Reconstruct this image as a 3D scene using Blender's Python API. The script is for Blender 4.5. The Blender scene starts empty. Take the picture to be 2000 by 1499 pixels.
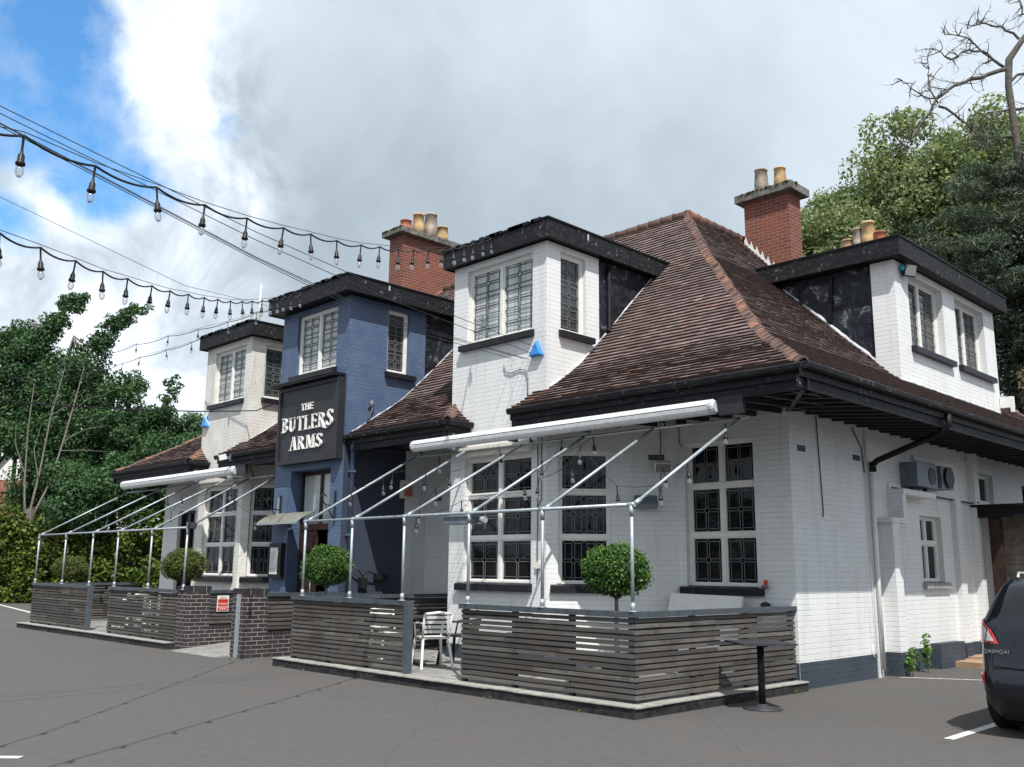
import bpy, math, random
import numpy as np
from mathutils import Vector, Matrix
random.seed(7); rng = np.random.default_rng(7)
scene = bpy.context.scene
COL = scene.collection
R = math.radians

# ------------------------------------------------------------------ materials
MATS = {}
class NT:
    """small helper for node trees"""
    def __init__(s, name):
        s.mat = bpy.data.materials.new(name); s.mat.use_nodes = True
        s.t = s.mat.node_tree; s.t.nodes.clear()
        s.out = s.n('ShaderNodeOutputMaterial')
        s.b = s.n('ShaderNodeBsdfPrincipled')
        s.l(s.b.outputs[0], s.out.inputs[0])
        MATS[name] = s.mat
    def n(s, typ, **kw):
        nd = s.t.nodes.new(typ)
        for k, v in kw.items():
            if k in nd.inputs: nd.inputs[k].default_value = v
            else: setattr(nd, k, v)
        return nd
    def l(s, a, b): s.t.links.new(a, b)
    def uv(s, sx=1, sy=1):
        c = s.n('ShaderNodeTexCoord'); m = s.n('ShaderNodeMapping')
        m.inputs['Scale'].default_value = (sx, sy, 1); s.l(c.outputs['UV'], m.inputs[0]); return m.outputs[0]
    def ob(s, sc=(1, 1, 1)):
        c = s.n('ShaderNodeNewGeometry'); m = s.n('ShaderNodeMapping')
        m.inputs['Scale'].default_value = sc; s.l(c.outputs['Position'], m.inputs[0]); return m.outputs[0]
    def noise(s, vec, scale, detail=4, rough=.55):
        n = s.n('ShaderNodeTexNoise'); n.inputs['Scale'].default_value = scale
        n.inputs['Detail'].default_value = detail; n.inputs['Roughness'].default_value = rough
        if vec is not None: s.l(vec, n.inputs['Vector'])
        return n.outputs['Fac']
    def ramp(s, fac, stops):
        r = s.n('ShaderNodeValToRGB'); e = r.color_ramp.elements
        while len(e) < len(stops): e.new(.5)
        for i, (p, c) in enumerate(stops):
            e[i].position = p; e[i].color = (c[0], c[1], c[2], 1) if not isinstance(c, (int, float)) else (c, c, c, 1)
        s.l(fac, r.inputs[0]); return r.outputs[0]
    def mix(s, fac, a, b, blend='MIX'):
        m = s.n('ShaderNodeMix', data_type='RGBA', blend_type=blend)
        for i, v in ((0, fac), (6, a), (7, b)):
            if hasattr(v, 'links'): s.l(v, m.inputs[i])
            elif isinstance(v, (int, float)): m.inputs[i].default_value = v if i == 0 else (v, v, v, 1)
            else: m.inputs[i].default_value = (*v, 1)
        return m.outputs[2]
    def math(s, op, a, b=0.0, clamp=False):
        m = s.n('ShaderNodeMath', operation=op, use_clamp=clamp)
        for i, v in ((0, a), (1, b)):
            if hasattr(v, 'links'): s.l(v, m.inputs[i])
            else: m.inputs[i].default_value = v
        return m.outputs[0]
    def attr(s, name='rnd'):
        a = s.n('ShaderNodeAttribute'); a.attribute_name = name; return a.outputs['Fac']
    def bump(s, h, strength=.5, dist=.01):
        b = s.n('ShaderNodeBump'); b.inputs['Strength'].default_value = strength; b.inputs['Distance'].default_value = dist
        s.l(h, b.inputs['Height']); s.l(b.outputs[0], s.b.inputs['Normal']); return b
    def set(s, **kw):
        for k, v in kw.items():
            k = k.replace('_', ' ')
            if hasattr(v, 'links'): s.l(v, s.b.inputs[k])
            elif isinstance(v, tuple): s.b.inputs[k].default_value = (*v, 1) if len(v) == 3 else v
            else: s.b.inputs[k].default_value = v

def simple(name, col, rough=.6, metal=0.0, var=.25, scale=8.0, bump=0.0):
    m = NT(name); p = m.ob()
    n = m.noise(p, scale, 5)
    a = tuple(c * (1 - var) for c in col); b = tuple(min(1, c * (1 + var)) for c in col)
    m.set(Base_Color=m.ramp(n, [(.3, a), (.7, b)]), Roughness=rough, Metallic=metal)
    if bump: m.bump(m.noise(p, scale * 6, 3), bump, .004)
    if max(col) < .06: m.b.inputs['Specular IOR Level'].default_value = .22
    return m.mat

def painted_brick(name, col, mort, dirt, peel, peelcol, stainscale=1.2):
    m = NT(name); u = m.uv()
    # wobble the courses a little so that they are not ruler straight
    nz = m.n('ShaderNodeTexNoise'); nz.inputs['Scale'].default_value = 2.2; m.l(u, nz.inputs['Vector'])
    vm = m.n('ShaderNodeVectorMath', operation='MULTIPLY_ADD'); m.l(nz.outputs['Color'], vm.inputs[0])
    vm.inputs[1].default_value = (.012, .012, 0); m.l(u, vm.inputs[2])
    br = m.n('ShaderNodeTexBrick'); m.l(vm.outputs[0], br.inputs['Vector'])
    br.inputs['Scale'].default_value = 1; br.inputs['Brick Width'].default_value = .235; br.inputs['Row Height'].default_value = .077
    br.inputs['Mortar Size'].default_value = .0065; br.inputs['Mortar Smooth'].default_value = .35
    br.inputs['Color1'].default_value = (1, 1, 1, 1); br.inputs['Color2'].default_value = (.55, .55, .55, 1); br.inputs['Mortar'].default_value = (0, 0, 0, 1)
    p = m.ob()
    sp = m.n('ShaderNodeSeparateXYZ'); m.l(vm.outputs[0], sp.inputs[0])
    hl = m.math('ABSOLUTE', m.math('SUBTRACT', m.math('FRACT', m.math('MULTIPLY', sp.outputs[1], 1 / .077)), .5))
    hl = m.ramp(hl, [(.42, 0), (.49, 1)])
    hl = m.math('MULTIPLY', hl, m.ramp(m.noise(m.uv(2.2, 13), 1.0, 3), [(.38, .15), (.60, 1)]))
    fac = m.math('MAXIMUM', hl, m.math('MULTIPLY', br.outputs['Fac'], .22))
    big = m.noise(p, stainscale, 5, .6); fine = m.noise(p, 26, 5, .6)
    streak = m.noise(m.ob((2.6, 2.6, .28)), 2.0, 4, .6)
    base = m.mix(m.ramp(big, [(.35, 0), (.75, 1)]), col, dirt)
    base = m.mix(m.math('MULTIPLY', m.ramp(streak, [(.52, 0), (.72, 1)]), .55), base, tuple(c * .82 for c in dirt))
    perb = m.mix(.05, base, br.outputs['Color'], 'MULTIPLY')
    patchy = m.ramp(m.noise(p, 3.1, 3), [(.42, .35), (.62, 1)])
    c1 = m.mix(m.math('MULTIPLY', fac, patchy), perb, mort)
    pm = m.math('MULTIPLY', m.ramp(fine, [(peel, 0), (peel + .03, 1)]), m.ramp(m.noise(p, 1.7, 2), [(.52, 0), (.62, 1)]))
    c2 = m.mix(pm, c1, peelcol)
    m.set(Base_Color=c2, Roughness=.62)
    h = m.math('ADD', m.math('MULTIPLY', fac, -1.0), m.math('MULTIPLY', fine, .5))
    m.bump(h, .55, .007)
    return m.mat

painted_brick('white_brick', (.725, .74, .745), (.43, .445, .455), (.66, .665, .655), .70, (.33, .27, .21))
painted_brick('shabby_white_brick', (.72, .715, .69), (.36, .35, .33), (.56, .53, .46), .60, (.28, .23, .18), 2.0)
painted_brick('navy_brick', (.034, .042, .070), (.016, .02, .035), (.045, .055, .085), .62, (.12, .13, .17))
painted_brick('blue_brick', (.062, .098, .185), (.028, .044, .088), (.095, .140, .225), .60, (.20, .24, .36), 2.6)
painted_brick('black_brick', (.022, .026, .04), (.012, .013, .018), (.035, .042, .06), .69, (.2, .2, .2))
painted_brick('slate_blue_plinth', (.030, .043, .060), (.018, .025, .036), (.05, .065, .085), .64, (.3, .31, .32))

def real_brick(name, c1, c2, c3, mort, w=.225, h=.075, ms=.011):
    m = NT(name); u = m.uv()
    br = m.n('ShaderNodeTexBrick'); m.l(u, br.inputs['Vector'])
    br.inputs['Scale'].default_value = 1; br.inputs['Brick Width'].default_value = w; br.inputs['Row Height'].default_value = h
    br.inputs['Mortar Size'].default_value = ms; br.inputs['Mortar Smooth'].default_value = .2; br.inputs['Bias'].default_value = -.1
    br.inputs['Color1'].default_value = (*c1, 1); br.inputs['Color2'].default_value = (*c2, 1); br.inputs['Mortar'].default_value = (*mort, 1)
    p = m.ob(); n = m.noise(p, 2.2, 5, .65)
    c = m.mix(m.ramp(n, [(.42, 0), (.72, .8)]), br.outputs['Color'], c3)
    c = m.mix(.35, c, m.ramp(m.noise(p, 30, 3), [(.3, .45), (.7, 1)]), 'MULTIPLY')
    m.set(Base_Color=c, Roughness=.85)
    m.bump(m.math('MULTIPLY', br.outputs['Fac'], -1.0), .7, .008)
    return m.mat
real_brick('red_brick', (.20, .055, .035), (.12, .033, .024), (.26, .075, .04), (.25, .15, .12))
real_brick('engineering_brick', (.034, .029, .036), (.018, .017, .023), (.04, .038, .05), (.34, .28, .24), ms=.008)
real_brick('house_brick', (.34, .10, .06), (.25, .07, .045), (.30, .1, .06), (.35, .25, .2))

def black_paint():
    m = NT('weathered_black_paint'); p = m.ob(); st = m.ob((2, 2, 9))
    n = m.noise(p, 14, 6, .7); chips = m.ramp(n, [(.585, 0), (.62, 1)])
    zone = m.ramp(m.noise(p, 2.6, 4), [(.46, 0), (.62, 1)])
    moss = m.ramp(m.noise(st, 3.2, 5), [(.5, 0), (.75, 1)])
    c = m.mix(moss, (.010, .010, .013), (.030, .029, .028))
    c = m.mix(m.math('MULTIPLY', m.math('MULTIPLY', chips, zone), .75), c, (.20, .20, .195))
    m.set(Base_Color=c, Roughness=.6); m.b.inputs['Specular IOR Level'].default_value = .2; m.bump(n, .6, .01)
black_paint()
def tar():
    m = NT('tarred_felt'); p = m.ob()
    w = m.n('ShaderNodeTexNoise'); w.inputs['Scale'].default_value = 3.0; w.inputs['Detail'].default_value = 5; w.inputs['Distortion'].default_value = 1.6
    m.l(p, w.inputs['Vector'])
    c = m.ramp(w.outputs['Fac'], [(.38, (.008, .009, .014)), (.56, (.022, .026, .036)), (.62, (.045, .05, .065)), (.645, (.26, .27, .29)), (.665, (.03, .034, .044))])
    m.set(Base_Color=c, Roughness=.5); m.b.inputs['Specular IOR Level'].default_value = .25; m.bump(w.outputs['Fac'], .9, .04)
tar()
simple('black_plain', (.009, .009, .011), .5)
simple('black_sill', (.016, .016, .021), .42, var=.35, scale=12, bump=.3)
simple('white_frame', (.74, .73, .69), .42, var=.08, scale=7)
simple('plaster_cream', (.70, .68, .60), .6, var=.1)
simple('dark_stain_wood', (.035, .02, .016), .5, var=.4, scale=10)
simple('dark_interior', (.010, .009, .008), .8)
simple('lead', (.15, .155, .165), .5, var=.2)
simple('mortar', (.22, .20, .185), .9, var=.2)
simple('lead_dark', (.03, .033, .036), .5, var=.2)
simple('flashing', (.45, .46, .48), .5, var=.35, scale=5)
simple('galvanised', (.36, .41, .44), .5, .45, var=.2, scale=16, bump=.2)
simple('rail_paint', (.055, .068, .08), .45, var=.3, scale=9)
simple('steel_post', (.06, .075, .09), .5, var=.2)
simple('stone_edge', (.29, .28, .26), .8, var=.3, scale=7, bump=.5)
simple('paving', (.22, .215, .205), .85, var=.3, scale=4, bump=.4)
simple('black_deck_wall', (.028, .028, .03), .75, var=.6, scale=9, bump=.9)
simple('awning_white', (.74, .75, .76), .35, var=.12, scale=14)
simple('awning_cap', (.5, .51, .53), .4, var=.1)
simple('terracotta_pot', (.42, .14, .07), .75, var=.3, scale=12)
simple('buff_pot', (.50, .33, .17), .8, var=.4, scale=6)
simple('grey_pot', (.36, .30, .25), .8, var=.45, scale=5)
simple('cap_stone', (.13, .125, .11), .9, var=.7, scale=9, bump=.8)
simple('blue_plastic', (.03, .21, .60), .4, var=.12)
simple('red_plastic', (.55, .03, .02), .4, var=.1)
simple('white_plastic', (.72, .72, .7), .4, var=.06)
simple('black_plastic', (.018, .018, .02), .4, var=.2)
simple('grey_metal', (.16, .19, .23), .5, .2, var=.25)
simple('silver', (.55, .55, .55), .3, .8, var=.1)
simple('sign_black', (.028, .028, .034), .42, var=.12, scale=3)
simple('sign_letter', (.78, .77, .74), .45, var=.05)
simple('bark_grey', (.165, .15, .13), .9, var=.4, scale=10, bump=.8)
simple('bark_dead', (.085, .075, .065), .9, var=.45, scale=9, bump=.8)
simple('bark_brown', (.10, .08, .06), .9, var=.4, scale=8, bump=.8)
simple('tyre', (.012, .012, .013), .75, var=.2)
simple('line_paint', (.62, .61, .58), .7, var=.3, scale=18)
simple('engineering_brick_plain', (.03, .027, .034), .7, var=.35, scale=6)
simple('kerb_tan', (.34, .22, .14), .8, var=.3, scale=5)
simple('wood_shed', (.26, .23, .20), .8, var=.35, scale=6)
simple('dark_table', (.04, .042, .047), .5, var=.2)
simple('canopy_sheet', (.20, .20, .17), .3, var=.25, scale=5)
simple('amber', (.6, .22, .04), .4, var=.1)
simple('stones_grey', (.3, .3, .3), .9, var=.4)

def tiles():
    m = NT('clay_tile'); a = m.attr(); p = m.ob()
    big = m.noise(p, .8, 4, .6); mid = m.noise(p, 3.4, 4, .6)
    c = m.ramp(a, [(0, (.125, .088, .082)), (.5, (.165, .118, .110)), (.8, (.19, .136, .126)), (1, (.24, .18, .168))])
    org = m.math('MULTIPLY', m.ramp(big, [(.54, 0), (.66, 1)]), m.ramp(m.math('ADD', m.math('MULTIPLY', a, .45), mid), [(.78, 0), (.95, 1)]))
    c = m.mix(m.math('MULTIPLY', org, .75), c, (.30, .105, .062))
    dark = m.ramp(m.noise(p, 1.5, 5, .6), [(.42, 1), (.60, 0)])
    c = m.mix(m.math('MULTIPLY', dark, .5), c, (.072, .050, .046))
    lich = m.ramp(m.noise(p, 22, 3), [(.70, 0), (.74, 1)])
    c = m.mix(m.math('MULTIPLY', lich, .35), c, (.28, .26, .20))
    m.set(Base_Color=c, Roughness=.85); m.bump(m.noise(p, 40, 3), .35, .004)
    simple('tile_edge_shade', (.035, .022, .020), .9, var=.3)  # near-black tile lips: shadow lines between the courses put into the colour
    m = NT('bonnet_tile'); a = m.attr(); p = m.ob()
    c = m.ramp(a, [(0, (.09, .058, .05)), (.6, (.15, .088, .068)), (.85, (.22, .105, .068)), (1, (.31, .13, .08))])
    m.set(Base_Color=m.mix(m.ramp(m.noise(p, 6, 4), [(.45, .0), (.7, .75)]), c, (.10, .055, .04)), Roughness=.8); m.bump(m.noise(p, 30, 3), .4, .005)
tiles()
def slatwood():
    m = NT('weathered_slat'); a = m.attr(); u = m.uv(1.2, 22)
    g = m.noise(u, 1.6, 6, .65); bl = m.noise(m.ob(), 1.5, 4)
    c = m.ramp(a, [(0, (.045, .043, .042)), (.4, (.080, .077, .074)), (.75, (.115, .110, .104)), (1, (.18, .172, .158))])
    c = m.mix(m.ramp(g, [(.38, 0), (.7, .75)]), c, (.055, .043, .035))
    c = m.mix(m.ramp(bl, [(.52, 0), (.70, .6)]), c, (.085, .055, .036))
    c = m.mix(m.ramp(m.noise(m.ob((1, 1, 1.6)), 2.6, 5, .65), [(.50, 0), (.66, .65)]), c, (.038, .032, .028))
    m.set(Base_Color=c, Roughness=.8); m.bump(g, .5, .004)
slatwood()
def asphalt():
    m = NT('asphalt'); p = m.ob()
    fine = m.noise(p, 120, 4, .7); mid = m.noise(p, 9, 6, .65); big = m.noise(p, .55, 5, .6)
    c = m.ramp(fine, [(.30, (.048, .047, .047)), (.60, (.102, .098, .096)), (.78, (.17, .165, .158))])
    c = m.mix(m.ramp(big, [(.35, 0), (.7, .8)]), c, m.mix(.5, c, (.105, .088, .078)))
    c = m.mix(.55, c, m.ramp(mid, [(.3, .62), (.7, 1)]), 'MULTIPLY')
    # long seams left by the paver
    w = m.n('ShaderNodeTexNoise'); w.inputs['Scale'].default_value = .5; m.l(p, w.inputs['Vector'])
    sep = m.n('ShaderNodeSeparateXYZ'); m.l(p, sep.inputs[0])
    d = m.math('ADD', m.math('ADD', m.math('MULTIPLY', sep.outputs[0], .74), m.math('MULTIPLY', sep.outputs[1], .672)), m.math('MULTIPLY', w.outputs['Fac'], .25))
    fr = m.math('ABSOLUTE', m.math('SUBTRACT', m.math('FRACT', m.math('MULTIPLY', d, 1 / 3.1)), .5))
    seam = m.math('MULTIPLY', m.math('LESS_THAN', fr, .0035), m.ramp(m.noise(p, 3.0, 4), [(.42, 0), (.55, 1)]))
    c = m.mix(m.math('MULTIPLY', seam, .4), c, (.04, .04, .04))
    oil = m.ramp(m.noise(p, 1.3, 5, .7), [(.60, 0), (.72, .45)])
    c = m.mix(oil, c, (.055, .052, .05))
    grit = m.ramp(m.noise(p, 34, 2, .5), [(.76, 0), (.79, .7)])
    c = m.mix(grit, c, (.30, .28, .25))
    m.set(Base_Color=c, Roughness=.9); m.bump(m.math('ADD', fine, m.math('MULTIPLY', mid, 2.0)), .45, .006)
asphalt()

def glass(name, base, rough=.03, fold=False):
    m = NT(name)
    if fold:
        u = m.uv(14, .4); n = m.noise(u, 1.0, 3)
        m.set(Base_Color=m.ramp(n, [(.3, tuple(c * .72 for c in base)), (.7, tuple(c * 1.2 for c in base))]))
    else:
        m.set(Base_Color=base)
    m.set(Roughness=rough, IOR=1.5)
    w = m.noise(m.ob(), 5.0, 2); m.bump(w, .12, .01)
glass('glass_dark', (.008, .009, .010)); MATS['glass_dark'].node_tree.nodes['Principled BSDF'].inputs['Specular IOR Level'].default_value = .28
glass('glass_curtain', (.44, .475, .475), .05, True)
glass('glass_side', (.045, .05, .052), .04, True)
def car_glass():
    m = NT('car_glass'); m.set(Base_Color=(.006, .007, .009), Roughness=.03, IOR=1.5)
    m = NT('car_paint'); p = m.ob(); m.set(Base_Color=(.004, .006, .011), Roughness=.25); m.b.inputs['Specular IOR Level'].default_value = .35; m.b.inputs['Coat Weight'].default_value = .5; m.b.inputs['Coat Roughness'].default_value = .03
    m = NT('lamp_red'); m.set(Base_Color=(.55, .012, .010), Roughness=.08); m.b.inputs['Coat Weight'].default_value = 1
    m = NT('lamp_clear'); m.set(Base_Color=(.62, .58, .58), Roughness=.12, Metallic=.3)
    m = NT('bulb_glass'); t = m.t
    tr = m.n('ShaderNodeBsdfTransparent'); tr.inputs[0].default_value = (.93, .93, .93, 1)
    gl = m.n('ShaderNodeBsdfGlossy'); gl.inputs['Roughness'].default_value = .06; gl.inputs['Color'].default_value = (1, 1, 1, 1)
    fr = m.n('ShaderNodeFresnel'); fr.inputs[0].default_value = 1.6
    mx = m.n('ShaderNodeMixShader'); m.l(m.math('ADD', m.math('MULTIPLY', fr.outputs[0], .6), .16), mx.inputs[0]); m.l(tr.outputs[0], mx.inputs[1]); m.l(gl.outputs[0], mx.inputs[2]); m.l(mx.outputs[0], m.out.inputs[0])
    m = NT('flood_glass'); m.set(Base_Color=(.22, .22, .23), Roughness=.12)
car_glass()
def leaf(name, cols, trans=.35):
    m = NT(name); a = m.attr()
    k = len(cols) - 1
    c = m.ramp(a, [(i / k, cols[i]) for i in range(k + 1)])
    tl = m.n('ShaderNodeBsdfTranslucent'); m.l(m.mix(1.0, c, (1.15, 1.2, .75), 'MULTIPLY'), tl.inputs[0])
    m.set(Base_Color=c, Roughness=.55); m.b.inputs['Specular IOR Level'].default_value = .35
    mx = m.n('ShaderNodeMixShader'); mx.inputs[0].default_value = trans
    m.l(m.b.outputs[0], mx.inputs[1]); m.l(tl.outputs[0], mx.inputs[2]); m.l(mx.outputs[0], m.out.inputs[0])
leaf('leaf_dark', [(.015, .046, .018), (.034, .086, .030), (.058, .125, .044), (.10, .17, .07)], .28)
leaf('leaf_hedge', [(.018, .045, .010), (.045, .085, .014), (.10, .150, .020), (.26, .26, .035)], .3)
leaf('leaf_broad', [(.045, .085, .030), (.11, .165, .065), (.25, .30, .15), (.40, .40, .24)], .4)
leaf('leaf_conifer', [(.024, .046, .030), (.044, .074, .050), (.080, .115, .080), (.15, .14, .09)], .2)
leaf('leaf_box', [(.016, .048, .012), (.040, .105, .020), (.090, .19, .035), (.22, .30, .08)], .3)
leaf('leaf_box_yellow', [(.035, .060, .014), (.075, .105, .024), (.13, .155, .038), (.22, .21, .07)], .3)
leaf('leaf_brown', [(.10, .085, .05), (.15, .12, .07), (.2, .16, .1)], .1)

# ------------------------------------------------------------------ mesh builder
class MB:
    def __init__(s): s.v = []; s.f = []; s.m = []; s.r = []; s.s = []
    def face(s, pts, m=0, r=None, sm=False):
        i = len(s.v); s.v.extend(tuple(p) for p in pts); s.f.append(tuple(range(i, i + len(pts))))
        s.m.append(m); s.r.append(random.random() if r is None else r); s.s.append(sm)
    def box(s, x0, y0, z0, x1, y1, z1, m=0, r=None):
        if x0 > x1: x0, x1 = x1, x0
        if y0 > y1: y0, y1 = y1, y0
        if z0 > z1: z0, z1 = z1, z0
        s.hexa([(x0, y0, z0), (x1, y0, z0), (x1, y1, z0), (x0, y1, z0), (x0, y0, z1), (x1, y0, z1), (x1, y1, z1), (x0, y1, z1)], m, r)
    def hexa(s, p, m=0, r=None):
        r = random.random() if r is None else r
        i = len(s.v); s.v.extend(tuple(q) for q in p)
        for f in ((0, 3, 2, 1), (4, 5, 6, 7), (0, 1, 5, 4), (1, 2, 6, 5), (2, 3, 7, 6), (3, 0, 4, 7)):
            s.f.append(tuple(i + k for k in f)); s.m.append(m); s.r.append(r); s.s.append(False)
    def obox(s, c, ex, ey, ez, m=0, r=None):
        """box by centre and three half-extent vectors (right handed)"""
        c, ex, ey, ez = map(Vector, (c, ex, ey, ez))
        s.hexa([c - ex - ey - ez, c + ex - ey - ez, c + ex + ey - ez, c - ex + ey - ez, c - ex - ey + ez, c + ex - ey + ez, c + ex + ey + ez, c - ex + ey + ez], m, r)
    def bar(s, p0, p1, w, h, m=0, up=(0, 0, 1), r=None):
        p0, p1 = Vector(p0), Vector(p1); d = p1 - p0; L = d.length; d = d / L
        up = Vector(up)
        if abs(d.dot(up)) > .98: up = Vector((1, 0, 0))
        x = d.cross(up).normalized(); z = x.cross(d)
        s.obox((p0 + p1) / 2, d * L / 2, -x * w / 2, z * h / 2, m, r)
    def tube(s, pts, rad, n=8, m=0, caps=True, sm=True, r=None):
        pts = [Vector(p) for p in pts]; k = len(pts)
        rad = [rad] * k if isinstance(rad, (int, float)) else rad
        rr = random.random() if r is None else r
        base = len(s.v); px = None
        for i, p in enumerate(pts):
            d = (pts[min(i + 1, k - 1)] - pts[max(i - 1, 0)]).normalized()
            if px is None:
                up = Vector((0, 0, 1)) if abs(d.z) < .9 else Vector((1, 0, 0)); x = d.cross(up).normalized()
            else:
                x = (px - d * px.dot(d)); x = x.normalized() if x.length > 1e-6 else d.orthogonal().normalized()
            px = x; y = d.cross(x)
            for j in range(n):
                a = 2 * math.pi * j / n; s.v.append(tuple(p + (x * math.cos(a) + y * math.sin(a)) * rad[i]))
        for i in range(k - 1):
            for j in range(n):
                a = base + i * n + j; b = base + i * n + (j + 1) % n
                s.f.append((a, b, b + n, a + n)); s.m.append(m); s.r.append(rr); s.s.append(sm)
        if caps:
            s.f.append(tuple(base + j for j in reversed(range(n)))); s.m.append(m); s.r.append(rr); s.s.append(False)
            s.f.append(tuple(base + (k - 1) * n + j for j in range(n))); s.m.append(m); s.r.append(rr); s.s.append(False)
    def lathe(s, c, prof, n=14, m=0, r=None, sm=True):
        c = Vector(c); base = len(s.v); rr = random.random() if r is None else r
        for (q, z) in prof:
            for j in range(n):
                a = 2 * math.pi * j / n; s.v.append((c.x + q * math.cos(a), c.y + q * math.sin(a), c.z + z))
        for i in range(len(prof) - 1):
            for j in range(n):
                a = base + i * n + j; b = base + i * n + (j + 1) % n
                s.f.append((a, b, b + n, a + n)); s.m.append(m); s.r.append(rr); s.s.append(sm)
        for i, o in ((0, True), (len(prof) - 1, False)):
            if prof[i][0] > 1e-4:
                idx = [base + i * n + j for j in range(n)]
                s.f.append(tuple(reversed(idx)) if o else tuple(idx)); s.m.append(m); s.r.append(rr); s.s.append(False)
    def wall(s, O, t, nrm, w, h, ops=(), depth=.12, m=0, mr=None):
        """wall panel from O (bottom left seen from outside), t along, nrm outwards, ops=(u0,v0,u1,v1) with reveals"""
        O, t, nrm = Vector(O), Vector(t), Vector(nrm); Z = Vector((0, 0, 1)); mr = m if mr is None else mr
        us = sorted({0, w, *[o[0] for o in ops], *[o[2] for o in ops]}); vs = sorted({0, h, *[o[1] for o in ops], *[o[3] for o in ops]})
        P = lambda u, v, d=0: O + t * u + Z * v - nrm * d
        for a, b in zip(us, us[1:]):
            for c, d in zip(vs, vs[1:]):
                if any(o[0] <= (a + b) / 2 <= o[2] and o[1] <= (c + d) / 2 <= o[3] for o in ops): continue
                s.face([P(a, c), P(b, c), P(b, d), P(a, d)], m, .5)
        for o in ops:
            a, c, b, d = o
            s.face([P(a, c), P(a, d), P(a, d, depth), P(a, c, depth)], mr, .5); s.face([P(b, c), P(b, c, depth), P(b, d, depth), P(b, d)], mr, .5)
            s.face([P(a, c), P(a, c, depth), P(b, c, depth), P(b, c)], mr, .5); s.face([P(a, d), P(b, d), P(b, d, depth), P(a, d, depth)], mr, .5)
    def build(s, name, mats, parent=None, uv=True, weld=False):
        me = bpy.data.meshes.new(name)
        V = np.array(s.v, dtype=np.float64)
        off = np.zeros(3)
        if parent is not None:
            q = parent
            while q is not None: off += np.array(q.location); q = q.parent
        me.from_pydata((V - off).tolist() if len(V) else [], [], s.f)
        for mm in (mats if isinstance(mats, (list, tuple)) else [mats]): me.materials.append(MATS[mm])
        nf = len(s.f)
        me.polygons.foreach_set('material_index', s.m); me.polygons.foreach_set('use_smooth', s.s)
        at = me.attributes.new('rnd', 'FLOAT', 'FACE'); at.data.foreach_set('value', s.r)
        if uv and nf < 60000:
            ul = me.uv_layers.new(name='UVMap'); co = np.empty((len(me.loops), 2)); k = 0
            nor = np.empty(nf * 3); me.polygons.foreach_get('normal', nor); nor = nor.reshape(-1, 3)
            for fi, f in enumerate(s.f):
                n = nor[fi]
                if abs(n[2]) > .93: t = np.array((1., 0, 0)); b = np.array((0, 1., 0))
                else:
                    t = np.array((-n[1], n[0], 0.)); t /= np.linalg.norm(t)
                    b = np.cross(n, t)
                    if abs(n[2]) < .05: b = np.array((0, 0, 1.))
                pv = V[list(f)]; co[k:k + len(f), 0] = pv @ t; co[k:k + len(f), 1] = pv @ b; k += len(f)
            ul.data.foreach_set('uv', co.ravel())
        me.validate(); me.update()
        o = bpy.data.objects.new(name, me); COL.objects.link(o)
        if parent is not None: o.parent = parent
        return o

def tag(o, label=None, cat=None, group=None, kind=None):
    if label: o['label'] = label
    if cat: o['category'] = cat
    if group: o['group'] = group
    if kind: o['kind'] = kind
    return o
def thing(name, loc, label, cat, group=None, rz=0):
    o = bpy.data.objects.new(name, None); COL.objects.link(o); o.location = loc; o.rotation_euler = (0, 0, rz); o.empty_display_size = .2
    return tag(o, label, cat, group)
def children(o): return [c for c in bpy.data.objects if c.parent == o]
def copy_tree(o, loc=None, rz=None, label=None, parent=None):
    c = o.copy(); COL.objects.link(c)
    if parent is not None: c.parent = parent
    if loc is not None: c.location = loc
    if rz is not None: c.rotation_euler = (0, 0, rz)
    if label: c['label'] = label
    for ch in children(o): copy_tree(ch, parent=c)
    return c
X_, Y_, Z_ = Vector((1, 0, 0)), Vector((0, 1, 0)), Vector((0, 0, 1))
# ------------------------------------------------------------------ the pub
PUB = thing('public_house', (-6, 0, 0), 'white and blue painted brick pub with three square towers and a clay tiled hipped roof', 'pub')

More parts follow.
